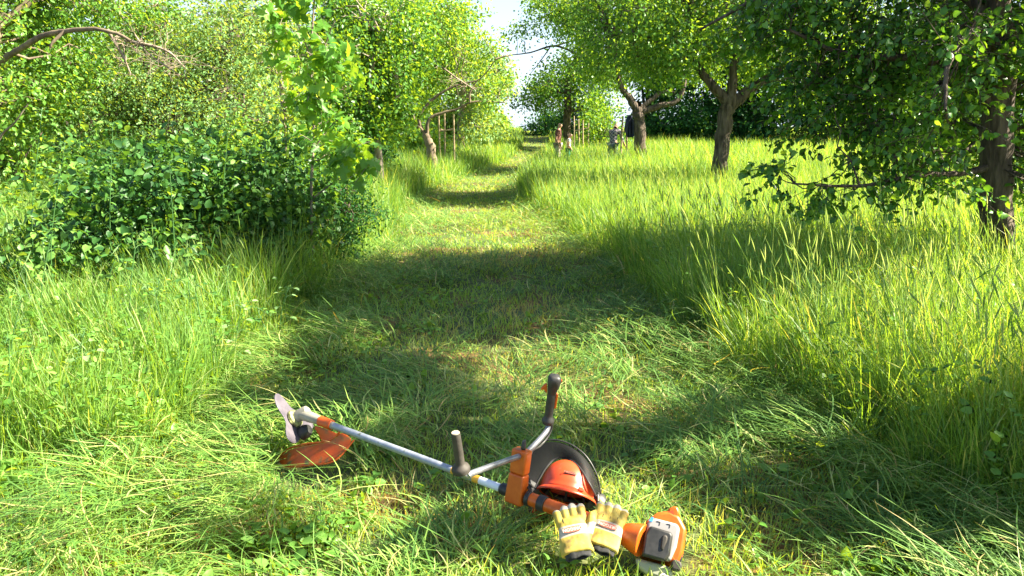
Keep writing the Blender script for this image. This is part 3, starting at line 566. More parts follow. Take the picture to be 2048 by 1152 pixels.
for i, (px, y, rx, top, lab, mt) in enumerate([(40, 17, 100, 170, 'dark low bush under the old tree at the left edge', L_APPLE), (150, 19, 90, 190, 'dark bush between the old tree and the willow', L_DARK), (640, 13.5, 60, 210, 'bush filling the gap right of the maple stem', L_APPLE),
        (700, 20, 80, 200, 'dark bush behind the white trunk', L_DARK), (820, 30, 60, 215, 'bright bush left of the pale forked trunk', L_LIGHT), (905, 44, 60, 170, 'pale bush behind the three stakes', L_PALE),
        (962, 52, 36, 205, 'bright bush at the far left verge of the path', L_LIGHT), (998, 62, 16, 236, 'small bush where the path meets the sky', L_LIGHT)]):
    bush('hedge_bush', lab, 'bush', px, y, rx, top, 520, 12, .1 if y < 21 else .16, mt, 340 + i, 'bushes along the left of the orchard', depth=1.6)

# ------------------------------------------------------------------ brambles
BG = 'bramble bushes of the left thicket'
for i, (px, y, rx, top, dp, n, sz, mt, lab) in enumerate([(95, 6.6, 75, 430, .5, 130, .09, L_BRAM, 'small loose bramble bush at the left end of the thicket'), (225, 6.8, 105, 350, .7, 340, .095, L_BRAM, 'bramble bush at the left middle of the thicket'),
        (390, 7.2, 120, 292, .8, 430, .095, L_BRAM, 'bramble bush in the dark centre of the thicket'), (545, 7.9, 110, 262, .9, 520, .08, L_BRAM, 'bramble bush at the right end of the thicket beside the maple'),
        (340, 9.4, 130, 238, 1.0, 380, .075, L_APPLE, 'tall bramble bush along the back of the thicket'), (180, 9.2, 80, 310, .8, 160, .08, L_LIGHT, 'low bramble bush at the back left of the thicket, its leaves lightened to look sunlit'), (500, 10.2, 120, 196, .9, 620, .07, L_LIGHT, 'tall bramble bush behind the right of the thicket, with sunlight put into its leaf colour'), (620, 9.6, 70, 225, .7, 360, .065, L_APPLE, 'narrow leafy bramble bush at the foot of the maple')]):
    bush('bramble_bush', lab, 'bush', px, y, rx, top, n, 10, sz, mt, 400 + i, BG, shape='oval', depth=dp, bark=STEM)  # back bushes take lighter leaf materials to stand for sunlight on the mound
bush('spindle_bush', 'dark small-leaved bush between the brambles and the path', 'bush', 660, 9.0, 80, 330, 620, 13, .04, L_DARK, 420, shape='lo', depth=.6)
def cane(name, label, cat, px, py, y, top, n, size, seed, group, leaf=L_BRAM, shape='oval', nod=.2, r=.005, leaflets=3):
    rng = np.random.RandomState(seed); g = Vector(ground_pt(px, y, 0)) if py is None else U(px, py, y)
    g.z = hzf(g.x, y); t = U(px + rng.uniform(-20, 20), top, y); H = t.z - g.z
    root = thing(name, label, cat, g, group)
    P = crom([g, (g.x + .02, y, g.z + H * .5), t, (t.x + nod * .5, y - .05, t.z - nod * .15)] if nod else [g, (g.x + .02, y, g.z + H * .5), t], 7)
    C, A, S, pet = [], [], [], []
    for k in range(n):
        s = .3 + .7 * (k / (n - 1)); q = P[int(s * (len(P) - 1))]; a = k * 2.4 + rng.uniform(-.4, .4); d = np.array([math.cos(a), math.sin(a), .35]); pl = size * rng.uniform(.6, 1.1) * (1.2 - .6 * s)
        e = q + d * pl; pet.append((np.array([q, (q + e) / 2 + [0, 0, .008], e]), [r * .45, r * .35, r * .25]))
        for j in range(leaflets):
            b = (j - (leaflets - 1) / 2) * 1.0; dd = np.array([math.cos(a + b), math.sin(a + b), rng.uniform(-.35, .15)])
            C.append(e); A.append(dd); S.append(size * rng.uniform(.75, 1.15) * (1.25 - .55 * s))
    v, f = tubes([(P, np.linspace(r, r * .4, len(P)))] + pet, 5)
    npmesh('stem', v, [f], STEM, root, tint=np.full(len(v), .4), smooth=True, origin=g)
    C, A, S = map(np.array, (C, A, S)); Nn = rng.normal(0, .25, C.shape); Nn[:, 2] += 1
    v, f, li = leafmesh(C, A, Nn, S, shape)
    npmesh('foliage', v, [f], leaf, root, tint=np.clip(rng.normal(.75, .2, len(C)), 0, 1)[li], origin=g)
    return root
RG = 'raspberry canes in front of the thicket'
for i, (px, y, top, n, sz, lab) in enumerate([(268, 4.9, 470, 8, .075, 'raspberry cane with pale leaves at the front of the thicket, second from the left'), (385, 5.0, 500, 8, .07, 'short raspberry cane with bright leaves in the middle of the front grass'),
        (408, 4.6, 575, 6, .06, 'small raspberry shoot below the bright cane'), (535, 5.0, 620, 7, .06, 'raspberry shoot at the right end of the front grass beside the path'), (95, 4.9, 455, 9, .06, 'slender raspberry cane at the far left of the front grass'),
        (215, 5.2, 520, 7, .075, 'low raspberry cane with broad leaves left of the pale cane')]):
    cane('raspberry_cane', lab, 'plant', px, None, y, top, n, sz, 500 + i, RG)
for i, (px, y, top, lab) in enumerate([(85, 6.0, 235, 'tallest nettle stem at the left of the thicket'), (120, 5.6, 300, 'dark leafy nettle stem beside the tallest one'), (235, 6.2, 262, 'tall nettle stem above the left middle of the thicket'),
        (358, 6.2, 335, 'nettle stem with pale top in the dark centre of the thicket'), (455, 7.0, 225, 'thin nettle stem rising over the centre of the thicket'), (520, 7.0, 330, 'short nettle stem near the maple foot')]):
    cane('tall_nettle', lab, 'plant', px, None, y, top, 17, .085, 520 + i, 'tall stems above the thicket', shape='oval', nod=.05, r=.0045, leaflets=1)
for i, (px, py, sz, n, lab) in enumerate([(205, 930, .07, 14, 'leafy dock plant in the cut grass at the lower left'), (130, 965, .06, 12, 'broad-leaved weed at the lower left corner of the clearing'), (650, 1075, .055, 9, 'bright weed in the cut grass below the blade guard'),
        (1478, 1085, .06, 6, 'pale-leaved weed in the grass right of the motor'), (60, 880, .065, 12, 'leafy weed at the left edge beside the long grass')]):
    g = G(px, py); cane('weed_plant', lab, 'plant', px, py, g.y, py - 40, n, sz, 540 + i, 'broad-leaved weeds in the clearing', leaf=L_MAPLE, shape='oval', nod=0, r=.004, leaflets=1)
rs = random.Random(77)
spots = [(30, 4.4), (150, 4.2), (330, 4.5), (470, 4.6), (60, 5.4), (310, 5.3), (450, 5.4), (180, 3.9), (25, 3.8), (560, 5.6)]
where = ['at the very left edge of the front grass', 'low in the middle of the left verge', 'below the short bright cane', 'near the right end of the front grass', 'against the brambles at the far left', 'against the dark centre of the brambles', 'against the brambles right of the centre', 'at the foot of the left verge', 'in the lower left corner of the long grass', 'where the verge meets the brambles beside the path']
for i, ((px, y), wh) in enumerate(zip(spots, where)):
    t = U(px, 560, y); g = ground_pt(px, y, 0); top = proj((g.x, y, g.z + rs.uniform(.38, .62)))[1]
    cane('young_nettle', ('leafy nettle ', 'pale young nettle ')[i % 2] + wh, 'plant', px, None, y, top, rs.randint(9, 14), rs.uniform(.05, .075), 560 + i, 'nettles in the left verge', leaf=(L_LIGHT, L_PALE)[i % 2], shape='oval', nod=.03, r=.004, leaflets=1)
# leaning dead stick at the far left
v, f = tubes([(crom([ground_pt(-60, 9.5), U(-10, 300, 9.5), U(30, 245, 9.4), U(56, 208, 9.4)]), np.linspace(.018, .006, 19))], 6)
tag(npmesh('dead_stick', v, [f], DEAD, smooth=True), 'thin bare stick leaning to the right at the left edge', 'stick')

# ------------------------------------------------------------------ hard-surface builder
ID = Matrix.Identity(4)
def frame(o, x, y=None, z=None):
    """matrix with origin o and x axis x; y or z is the second guide"""
    x = Vector(x).normalized()
    if z is not None: y = Vector(z).cross(x).normalized(); z = x.cross(y)
    else: z = x.cross(Vector(y)).normalized(); y = z.cross(x)
    M = Matrix((x, y, z)).transposed().to_4x4(); M.translation = Vector(o); return M
class MB:
    def __init__(s): s.v = []; s.f = []
    def add(s, V, Fs, M=ID):
        o = len(s.v); s.v += [tuple(M @ Vector(p)) for p in V]; s.f += [tuple(o + int(i) for i in f) for f in Fs]; return s
    def box(s, sx, sy, sz, M=ID, c=(0, 0, 0), taper=1.0):
        V = [(c[0] + a * sx / 2 * (taper if d > 0 else 1), c[1] + b * sy / 2 * (taper if d > 0 else 1), c[2] + d * sz / 2) for d in (-1, 1) for a, b in ((-1, -1), (1, -1), (1, 1), (-1, 1))]
        return s.add(V, [(3, 2, 1, 0), (4, 5, 6, 7), (0, 1, 5, 4), (1, 2, 6, 5), (2, 3, 7, 6), (3, 0, 4, 7)], M)
    def prism(s, poly, z0, z1, M=ID, top=1.0):
        n = len(poly); cx = sum(p[0] for p in poly) / n; cy = sum(p[1] for p in poly) / n
        V = [(x, y, z0) for x, y in poly] + [(cx + (x - cx) * top, cy + (y - cy) * top, z1) for x, y in poly]
        return s.add(V, [tuple(range(n - 1, -1, -1)), tuple(range(n, 2 * n))] + [(i, (i + 1) % n, n + (i + 1) % n, n + i) for i in range(n)], M)
    def tube(s, pts, rad, sides=16, M=ID, smooth=0, cap=True):
        P = crom(pts, smooth) if smooth else np.array([tuple(p) for p in pts], float)
        r = np.full(len(P), rad) if np.isscalar(rad) else np.interp(np.linspace(0, 1, len(P)), np.linspace(0, 1, len(rad)), rad)
        V, Fq = tubes([(P, r)], sides); Fq = [tuple(f) for f in Fq]
        if cap: Fq += [tuple(range(sides)), tuple(range(len(V) - 1, len(V) - sides - 1, -1))]
        return s.add(V, Fq, M)
    def lathe(s, prof, M=ID, sides=28, sx=1, sy=1, a0=0, a1=2 * PI, axis='x'):
        """prof: (along, radius)"""
        full = abs(a1 - a0 - 2 * PI) < 1e-6; n = sides if full else sides + 1; V = []
        for t, r in prof:
            for i in range(n):
                a = a0 + (a1 - a0) * i / sides; V.append((t, r * math.cos(a) * sx, r * math.sin(a) * sy) if axis == 'x' else (r * math.cos(a) * sx, r * math.sin(a) * sy, t))
        Fq = [(k * n + i, k * n + (i + 1) % n, (k + 1) * n + (i + 1) % n, (k + 1) * n + i) for k in range(len(prof) - 1) for i in range(n if full else n - 1)]
        return s.add(V, Fq, M)
    def grid(s, G_, M=ID):
        a, b = len(G_), len(G_[0])
        return s.add([p for r in G_ for p in r], [(i * b + j, i * b + j + 1, (i + 1) * b + j + 1, (i + 1) * b + j) for i in range(a - 1) for j in range(b - 1)], M)
    def build(s, name, mat, parent=None, smooth=True, bevel=0, solid=0, sub=0, seg=2, remesh=0, origin=None):
        me = bpy.data.meshes.new(name); me.from_pydata(s.v, [], s.f); me.update()
        bm = bmesh.new(); bm.from_mesh(me); bmesh.ops.remove_doubles(bm, verts=bm.verts, dist=1e-5); bmesh.ops.recalc_face_normals(bm, faces=bm.faces); bm.to_mesh(me); bm.free()
        me.materials.append(mat)
        o = bpy.data.objects.new(name, me); COL.objects.link(o)
        if parent is not None:
            o.parent = parent; w = Matrix.Identity(4); p = parent; chain = []
            while p is not None: chain.append(p); p = p.parent
            for q in reversed(chain): w = w @ Matrix.LocRotScale(q.location, q.rotation_euler, q.scale)
            me.transform(w.inverted())
        if solid: m = o.modifiers.new('s', 'SOLIDIFY'); m.thickness = solid; m.offset = 0
        if remesh: m = o.modifiers.new('r', 'REMESH'); m.mode = 'VOXEL'; m.voxel_size = remesh; m.use_smooth_shade = True; k = o.modifiers.new('c', 'SMOOTH'); k.factor = .5; k.iterations = 3
        if bevel: m = o.modifiers.new('b', 'BEVEL'); m.width = bevel; m.segments = seg; m.limit_method = 'ANGLE'; m.angle_limit = R(35); m.harden_normals = False
        if sub: m = o.modifiers.new('u', 'SUBSURF'); m.levels = sub; m.render_levels = sub
        if smooth:
            for p in me.polygons: p.use_smooth = True
            if not (sub or remesh): 
                try: me.set_sharp_from_angle(angle=R(40))
                except Exception: pass
        return o
def plain(name, c, rough=.5, metal=0, spec=.5, coat=0):
    m, nt, out = newmat(name); b = nt.nodes.new('ShaderNodeBsdfPrincipled'); b.inputs['Base Color'].default_value = (*c, 1); b.inputs['Roughness'].default_value = rough
    b.inputs['Metallic'].default_value = metal; b.inputs['Specular IOR Level'].default_value = spec; b.inputs['Coat Weight'].default_value = coat
    nt.links.new(b.outputs[0], out.inputs[0]); return m
ORANGE = noisy('orange_plastic', (.50, .085, .006), (.58, .12, .010), 30, .38, .06, bd=.002)
ORDIRT = noisy('grass_stained_orange', (.55, .075, .005), (.50, .09, .008), 16, .5, .35, c3=(.12, .12, .04), thr=(.4, .55), bd=.004)
HELM = noisy('helmet_orange', (.62, .06, .014), (.66, .075, .02), 12, .36, .05, c3=(.48, .08, .03), bd=.002)
BLACKP = noisy('black_plastic', (.018, .018, .017), (.035, .034, .032), 40, .5, .1, bd=.001)
RUBBER = noisy('grip_rubber', (.025, .022, .018), (.05, .042, .033), 30, .7, .3, bd=.002)
ALU = noisy('scuffed_aluminium', (.20, .21, .23), (.30, .31, .34), 22, .38, .1, c3=(.22, .24, .2), metal=.65, thr=(.35, .62), stretch=(1, 1, 1), bd=.001)
TUBEP = noisy('grass_stained_tube', (.20, .23, .28), (.31, .34, .40), 26, .4, .1, c3=(.10, .13, .05), metal=.3, thr=(.3, .6), bd=.001)
GREYP = plain('light_grey_plastic', (.34, .32, .30), .45)
STEEL = noisy('blade_steel', (.10, .088, .11), (.16, .14, .165), 18, .42, .15, metal=.35, bd=.001)
CASTM = noisy('dirty_casting', (.20, .19, .14), (.32, .30, .25), 20, .6, .4, c3=(.12, .13, .05), bd=.003)
YELL = plain('yellow_sticker', (.75, .38, .03), .5)
WHITEL = plain('white_sticker', (.7, .74, .8), .5)
INK = plain('dark_print', (.03, .05, .12), .6)
TANK = plain('translucent_tank', (.32, .34, .24), .35)
REDINK = plain('red_print', (.5, .12, .07), .7)

# ------------------------------------------------------------------ brushcutter
def brushcutter():
    A = G(1292, 1084, .13); B = G(604, 828, .235); X = (B - A).normalized(); Lh = (B - A).length
    base = Vector((A.x, A.y, hzf(A.x, A.y)))
    root = thing('brushcutter', 'orange and silver brushcutter with bicycle handlebars lying in the cut grass', 'brushcutter', base)
    Mx = frame(A, X, z=(0, 0, 1)); Yd = Mx.to_3x3() @ Vector((0, 1, 0)); Zd = Mx.to_3x3() @ Vector((0, 0, 1))
    def S(px):
        lo, hi = 0, Lh
        for _ in range(40):
            m = (lo + hi) / 2
            if proj(A + X * m)[0] > px: lo = m
            else: hi = m
        return lo
    def at(px): return A + X * S(px)
    # shaft with stickers
    sh = MB().tube([at(1020), at(640)], .0155, 20).build('shaft', TUBEP, root)
    for a, b, m in ((947, 960, YELL), (905, 915, YELL)): MB().tube([at(b), at(a)], .0162, 20).build('sticker', m, sh)
    MB().tube([at(1000), at(960)], .0160, 20).build('sticker', WHITEL, sh)
    # small dark print on the sticker and the tube, wrapped on the lit upper side
    rr = random.Random(4)
    for px in list(range(964, 998, 5)) + [820, 832, 846, 858, 772, 740]:
        for k in range(2):
            s0 = S(px) + rr.uniform(-.003, .003); a0 = R(rr.uniform(195, 250)) ; w = rr.uniform(.002, .005); da = rr.uniform(.12, .3); rad = .0164
            g = [[tuple(Vector((s0 + i * w, -rad * math.sin(a0 + j * da / 2 - PI / 2 + 0) if False else rad * math.cos(a0 + j * da / 2), -rad * math.sin(a0 + j * da / 2)))) for j in range(3)] for i in range(2)]
            MB().grid(g, Mx).build('print', INK, sh, solid=.0004)
    # dark stain of grass sap below the tube
    MB().tube([at(1022), at(1003)], .024, 20).build('tube_collar', BLACKP, root, bevel=.002)
    # orange housing towards the motor
    h = MB().tube([at(1250), at(1200), at(1120), at(1092)], [.034, .031, .028, .027], 20).build('shaft_housing', ORANGE, root, bevel=.003)
    MB().tube([at(1092), at(1078)], .031, 20).build('rubber_ring', BLACKP, h, bevel=.003)
    MB().tube([at(1062), at(1054)], .031, 20).build('rubber_ring', BLACKP, h, bevel=.003)
    MB().tube([at(1078), at(1060)], .026, 20).build('sleeve', ORANGE, h)
    # handlebar tower
    C = at(1034); T = U(1046, 905, C.y + .01); up = (T - C).normalized(); Mt = frame(C, X, z=up); hgt = (T - C).length
    tw = MB()
    tw.prism([(-.038, -.028), (.042, -.028), (.042, .028), (-.038, .028)], -.036, hgt * .5, Mt, top=.86)
    tw.prism([(-.033, -.024), (.036, -.024), (.036, .024), (-.033, .024)], hgt * .5, hgt + .012, Mt, top=1.02)
    t_ = tw.build('handlebar_tower', ORANGE, root, bevel=.008, seg=3)
    kb = MB().lathe([(0, .008), (.01, .01)], Matrix.Translation(T + up * .01) @ Matrix.Rotation(0, 4, 'X'), 16, axis='z')
    kb.prism([(-.007, -.02), (.007, -.02), (.009, .0), (.007, .02), (-.007, .02), (-.009, 0)], .008, .036, frame(T + up * .012, X + Yd * .4, z=up), top=.8)
    kb.build('clamp_knob', BLACKP, t_, bevel=.003)
    for a, b in ((.02, hgt * .82), (-.022, hgt * .78), (.02, -.01), (-.024, -.012)): MB().tube([Mt @ Vector((a, -.030, b)), Mt @ Vector((a, -.022, b))], .0045, 10).build('screw', BLACKP, t_)
    # handlebar: left half comes towards the viewer, right half rises behind
    L0 = U(938, 951, C.y - .27); L1 = U(921, 935, L0.y - .012); Tc = T - up * .018
    R1 = U(1078, 880, C.y + .14); R2 = U(1094, 860, C.y + .2); R3 = U(1099, 838, C.y + .215)
    MB().tube([L1 + (L0 - L1) * .2, U(930, 949, L0.y - .006), L0, U(948, 945, L0.y + .02), Tc - Yd * .04, Tc, Tc + (R1 - Tc) * .5, R1, R2, R3, R3 + Vector((.0, 0, .03))], .0115, 14, smooth=5).build('handlebar', ALU, root)
    # left grip
    gb = U(922, 940, L0.y - .008); gt = U(911, 866, gb.y - .02); gd = gt - gb; gl = gd.length
    Mg = frame(gb, gd, y=(1, 0, 0))
    g1 = MB().lathe([(-.012, .001), (-.012, .024), (-.006, .032), (.006, .034), (.016, .030), (.022, .020), (.03, .0168), (gl * .5, .0175), (gl * .8, .0168), (gl * .97, .0162), (gl, .0155), (gl, .012)], Mg, 24).build('left_grip', RUBBER, root)
    MB().lathe([(gl - .001, .015), (gl + .003, .0135), (gl + .003, .0005)], Mg, 20).build('grip_cap', noisy('worn_cap', (.36, .29, .2), (.45, .38, .28), 20, .7, .1), g1)
    # right grip with throttle
    qb = U(1096, 842, C.y + .215); qt = U(1108, 750, qb.y - .02); qd = qt - qb; ql = qd.length; Mq = frame(qb, qd, y=(1, 0, 0))
    g2 = MB()
    g2.lathe([(-.012, .002), (-.012, .022), (-.002, .0265), (.008, .0265), (.018, .019), (.03, .0175), (ql * .45, .0185), (ql * .62, .0175), (ql * .66, .0165)], Mq, 22)
    rg = g2.build('right_grip', BLACKP, root)
    sec = [(ql * .60, .017, .018, 0), (ql * .68, .021, .022, .001), (ql * .78, .026, .028, .004), (ql * .88, .029, .031, .005), (ql * .96, .027, .028, .004), (ql * 1.0, .02, .02, .003), (ql * 1.015, .002, .002, .003)]
    V = [(t, oy + ry * math.copysign(abs(math.cos(a)) ** .7, math.cos(a)), rz * math.copysign(abs(math.sin(a)) ** .7, math.sin(a))) for t, ry, rz, oy in sec for a in [2 * PI * i / 20 for i in range(20)]]
    MB().add(V, [(k * 20 + i, k * 20 + (i + 1) % 20, (k + 1) * 20 + (i + 1) % 20, (k + 1) * 20 + i) for k in range(len(sec) - 1) for i in range(20)], Mq).build('throttle_head', BLACKP, rg, sub=1)
    # y axis of Mq runs to the viewer's right
    MB().prism([(ql * .60, -.018), (ql * .72, -.022), (ql * .82, -.024), (ql * .78, -.036), (ql * .70, -.046), (ql * .66, -.044), (ql * .68, -.034)], -.007, .007, Mq).build('throttle_trigger', ORANGE, rg, bevel=.003)
    MB().prism([(ql * .28, .016), (ql * .30, .026), (ql * .60, .028), (ql * .63, .018)], -.006, .006, Mq).build('throttle_lock', ORANGE, rg, bevel=.003)
    sw = MB().box(.016, .006, .010, Mq, (ql * .82, .02, .026)); sw.box(.012, .006, .012, Mq, (ql * .88, .034, .006)); sw.build('stop_switch', ORANGE, rg, bevel=.002)
    # throttle cable running down the bar to the housing
    MB().tube([qb + Vector((.012, -.012, .01)), U(1104, 855, C.y + .21), U(1094, 876, C.y + .19), U(1080, 892, C.y + .15), U(1060, 908, C.y + .05), U(1052, 960, C.y + .03), at(1060) + Zd * .03], .0045, 8, smooth=6).build('throttle_cable', BLACKP, root)
    # gearbox
    Gc = at(612); gh = MB(); gh.tube([at(668), at(640), at(622), at(606)], [.0175, .020, .026, .028], 20)
    g_ = gh.build('gearbox', CASTM, root, bevel=.003)
    N = Vector((-.823, .091, -.561)).normalized()                   # from the gearbox to the blade
    hub = at(600) + N * .055
    Mn = frame(at(604), N, z=(0, 0, 1))
    MB().lathe([(-.040, .001), (-.040, .017), (-.034, .025), (-.02, .028), (.01, .030), (.03, .029), (.03, .001)], Mn, 22).build('gear_cap', CASTM, g_)
    MB().lathe([(.03, .001), (.03, .036), (.036, .044), (.048, .046), (.052, .040), (.052, .001)], Mn, 26).build('blade_flange', noisy('sap_crusted_flange', (.05, .05, .03), (.42, .44, .16), 40, .8, .6), g_)
    MB().lathe([(-.03, .001), (-.03, .024), (-.01, .034), (.02, .034), (.03, .02), (.03, .001)], frame(U(609, 864, at(604).y - .02), N, z=(0, 0, 1)), 20).build('rider_plate', BLACKP, g_)
    # three-toothed grass blade
    e1 = N.cross(Vector((0, 0, 1))).normalized(); e2 = N.cross(e1)
    best = 0; tgt = Vector((-40, -50)).normalized(); bv = -9; p0 = Vector(proj(hub))
    for i in range(360):
        d = Vector(proj(hub + (e1 * math.cos(R(i)) + e2 * math.sin(R(i))) * .13)) - p0
        if d.normalized().dot(tgt) > bv: bv = d.normalized().dot(tgt); best = i
    poly = []
    for i in range(144):
        a = 2 * PI * i / 144; c = math.cos(3 * a); q = .5 + .5 * c
        rad = .068 + .082 * q ** 1.5
        skew = .16 * q ** 2
        poly.append((rad * math.cos(a + skew + R(best)), rad * math.sin(a + skew + R(best))))
    Mb = Matrix((e1, e2, N)).transposed().to_4x4(); Mb.translation = hub
    n = len(poly); V = []; 
    for z in (-.0016, .0016): V += [(x, y, z) for x, y in poly] + [(x * .12, y * .12, z) for x, y in poly]
    fb = [(i, (i + 1) % n, n + (i + 1) % n, n + i) for i in range(n)] + [(2 * n + i, 3 * n + i, 3 * n + (i + 1) % n, 2 * n + (i + 1) % n) for i in range(n)] + [(i, 2 * n + i, 2 * n + (i + 1) % n, (i + 1) % n) for i in range(n)]
    MB().add(V, fb, Mb).build('blade', STEEL, root, bevel=.0006)
    # guard: bracket from the tube and a curved shield resting in the grass
    yb = at(650).y
    def Q(px, py, dy): return tuple(U(px, py, yb + dy))
    outer = [(552, 921, .12), (575, 899, .10), (610, 888, .05), (650, 884, 0), (668, 876, -.02), (680, 862, -.03)]
    mid = [(560, 926, .06), (585, 915, .03), (618, 912, -.02), (655, 905, -.05), (680, 893, -.05), (700, 872, -.04)]
    low = [(566, 935, .02), (592, 934, -.04), (625, 930, -.07), (655, 927, -.10), (678, 915, -.10), (708, 880, -.06)]
    guard = MB().grid([[Q(*p) for p in row] for row in (outer, mid, low)]).build('blade_guard', ORDIRT, root, solid=.004, sub=2)
    MB().tube([Q(*p) for p in outer], .005, 8, smooth=4).build('guard_rim', ORANGE, guard)
    MB().tube([Q(*p) for p in low], .004, 8, smooth=4).build('guard_rim', ORANGE, guard)
    MB().grid([[Q(622, 846, .03), Q(655, 858, .01), Q(690, 873, -.01)], [Q(634, 866, .02), Q(656, 876, 0), Q(690, 884, -.03)], [Q(648, 890, .0), Q(662, 900, -.03), Q(684, 902, -.05)], [Q(655, 925, -.06), Q(664, 926, -.07), Q(674, 920, -.08)]]).build('guard_bracket', ORDIRT, guard, solid=.006, sub=2)
    MB().grid([[Q(650, 872, .04), Q(690, 882, 0), Q(706, 872, -.02)], [Q(645, 905, .0), Q(672, 915, -.05), Q(690, 900, -.05)]]).build('guard_fin', ORDIRT, guard, solid=.004, sub=1)
    MB().tube([at(640) , at(664)], .024, 18).build('guard_clamp', ORDIRT, guard, bevel=.003)
    # motor: local frame x to the right of the picture, y away from the viewer, z up
    n_ = Vector((-.16, -.80, .58)).normalized(); u_ = Vector((.26, .5, .84)); u_ = (u_ - n_ * u_.dot(n_)).normalized(); x_ = u_.cross(n_)
    E = U(1322, 1078, A.y + .03) - n_ * .05
    F_ = Matrix((x_ * .9, u_ * .9, n_)).transposed().to_4x4(); F_.translation = E; Me = F_ @ Matrix.Rotation(-PI / 2, 4, 'X')
    eng = MB()                                                  # orange shroud
    eng.prism([(-.075, -.085), (.085, -.085), (.098, -.03), (.095, .06), (.055, .108), (.012, .118), (-.035, .10), (-.078, .05)], -.075, .075, Me @ Matrix.Rotation(PI / 2, 4, 'X'), top=.94)
    en = eng.build('motor_housing', ORANGE, root, bevel=.012, seg=3)
    MB().prism([(-.004, .120), (.02, .140), (.034, .146), (.048, .138), (.062, .110), (.05, .085), (.0, .085)], -.03, .072, F_, top=.7).build('shroud_peak', ORANGE, en, bevel=.006)
    MB().prism([(-.022, .082), (.024, .118), (.046, .076)], .071, .0735, F_).build('peak_recess', plain('deep_orange', (.55, .05, .01), .5), en)
    MB().prism([(-.062, -.08), (.052, -.08), (.066, -.02), (.066, .055), (.052, .07), (-.045, .07), (-.066, .045)], .06, .096, F_, top=.94).build('filter_housing', GREYP, en, bevel=.008, seg=3)
    cv = MB().prism([(-.062, -.088), (.03, -.088), (.046, -.06), (.044, .018), (.034, .03), (-.05, .034), (-.066, .0)], .09, .118, F_, top=.92).build('air_filter_cover', BLACKP, en, bevel=.009, seg=3)
    MB().prism([(.004, -.05), (.016, -.056), (.026, -.01), (.026, .006), (.018, .014), (.006, .012), (.0, .0)], .113, .123, F_, top=.8).build('cover_rib', RUBBER, cv, bevel=.004)
    for a in (-.022, .018): MB().prism([(a - .007, .054), (a + .0045, .054), (a + .0045, .043), (a + .0075, .043), (a + .0075, .058), (a - .007, .058)], .093, .097, F_).build('filter_clip', BLACKP, en)
    MB().prism([(-.06, .05), (-.046, .05), (-.042, .068), (-.052, .068)], .0935, .0965, F_).build('blue_label', plain('blue_sticker', (.08, .35, .75), .4), en)
    for k in range(5): MB().box(.012, .004, .012, F_, (.088, -.002 + k * .009, .055)).build('cooling_slot', BLACKP, en)
    MB().prism([(.062, -.105), (.09, -.105), (.098, -.085), (.09, -.068), (.066, -.064), (.054, -.08)], .03, .09, F_).build('starter_knob', RUBBER, en, bevel=.006)
    MB().box(.02, .045, .03, F_, (.082, -.045, .05)).build('choke_lever', BLACKP, en, bevel=.004)
    MB().prism([(-.1, -.062), (-.086, -.02), (-.074, -.02), (-.078, -.085)], .02, .06, F_).build('side_bracket', GREYP, en, bevel=.004)
    MB().prism([(-.085, -.095), (.06, -.095), (.075, -.13), (.05, -.152), (-.03, -.148), (-.07, -.13)], -.02, .072, F_).build('fuel_tank', TANK, en, bevel=.012, seg=3)
    MB().prism([(.01, -.146), (.055, -.15), (.068, -.135), (.03, -.125)], .06, .085, F_).build('tank_foot', plain('pale_foot', (.62, .62, .5), .5), en, bevel=.004)
    MB().tube([at(1240), at(1258), at(1285)], [.032, .046, .06], 20).build('clutch_cover', ORANGE, root, bevel=.004)
    return root
brushcutter()

def text_mesh(name, txt, size, mat, M, parent, ext=.0004, bold=.0):
    cu = bpy.data.curves.new(name, 'FONT'); cu.body = txt; cu.size = size; cu.extrude = ext; cu.align_x = 'CENTER'; cu.align_y = 'CENTER'; cu.offset = bold; cu.resolution_u = 2
    t = bpy.data.objects.new(name, cu); COL.objects.link(t)
    dg = bpy.context.evaluated_depsgraph_get(); me = bpy.data.meshes.new_from_object(t.evaluated_get(dg)); bpy.data.objects.remove(t, do_unlink=True)
    me.materials.clear(); me.materials.append(mat); o = bpy.data.objects.new(name, me); COL.objects.link(o); me.transform(M)
    if parent is not None:
        w = Matrix.Identity(4); p = parent; chain = []
        while p is not None: chain.append(p); p = p.parent
        for q in reversed(chain): w = w @ Matrix.LocRotScale(q.location, q.rotation_euler, q.scale)
        me.transform(w.inverted()); o.parent = parent
    return o

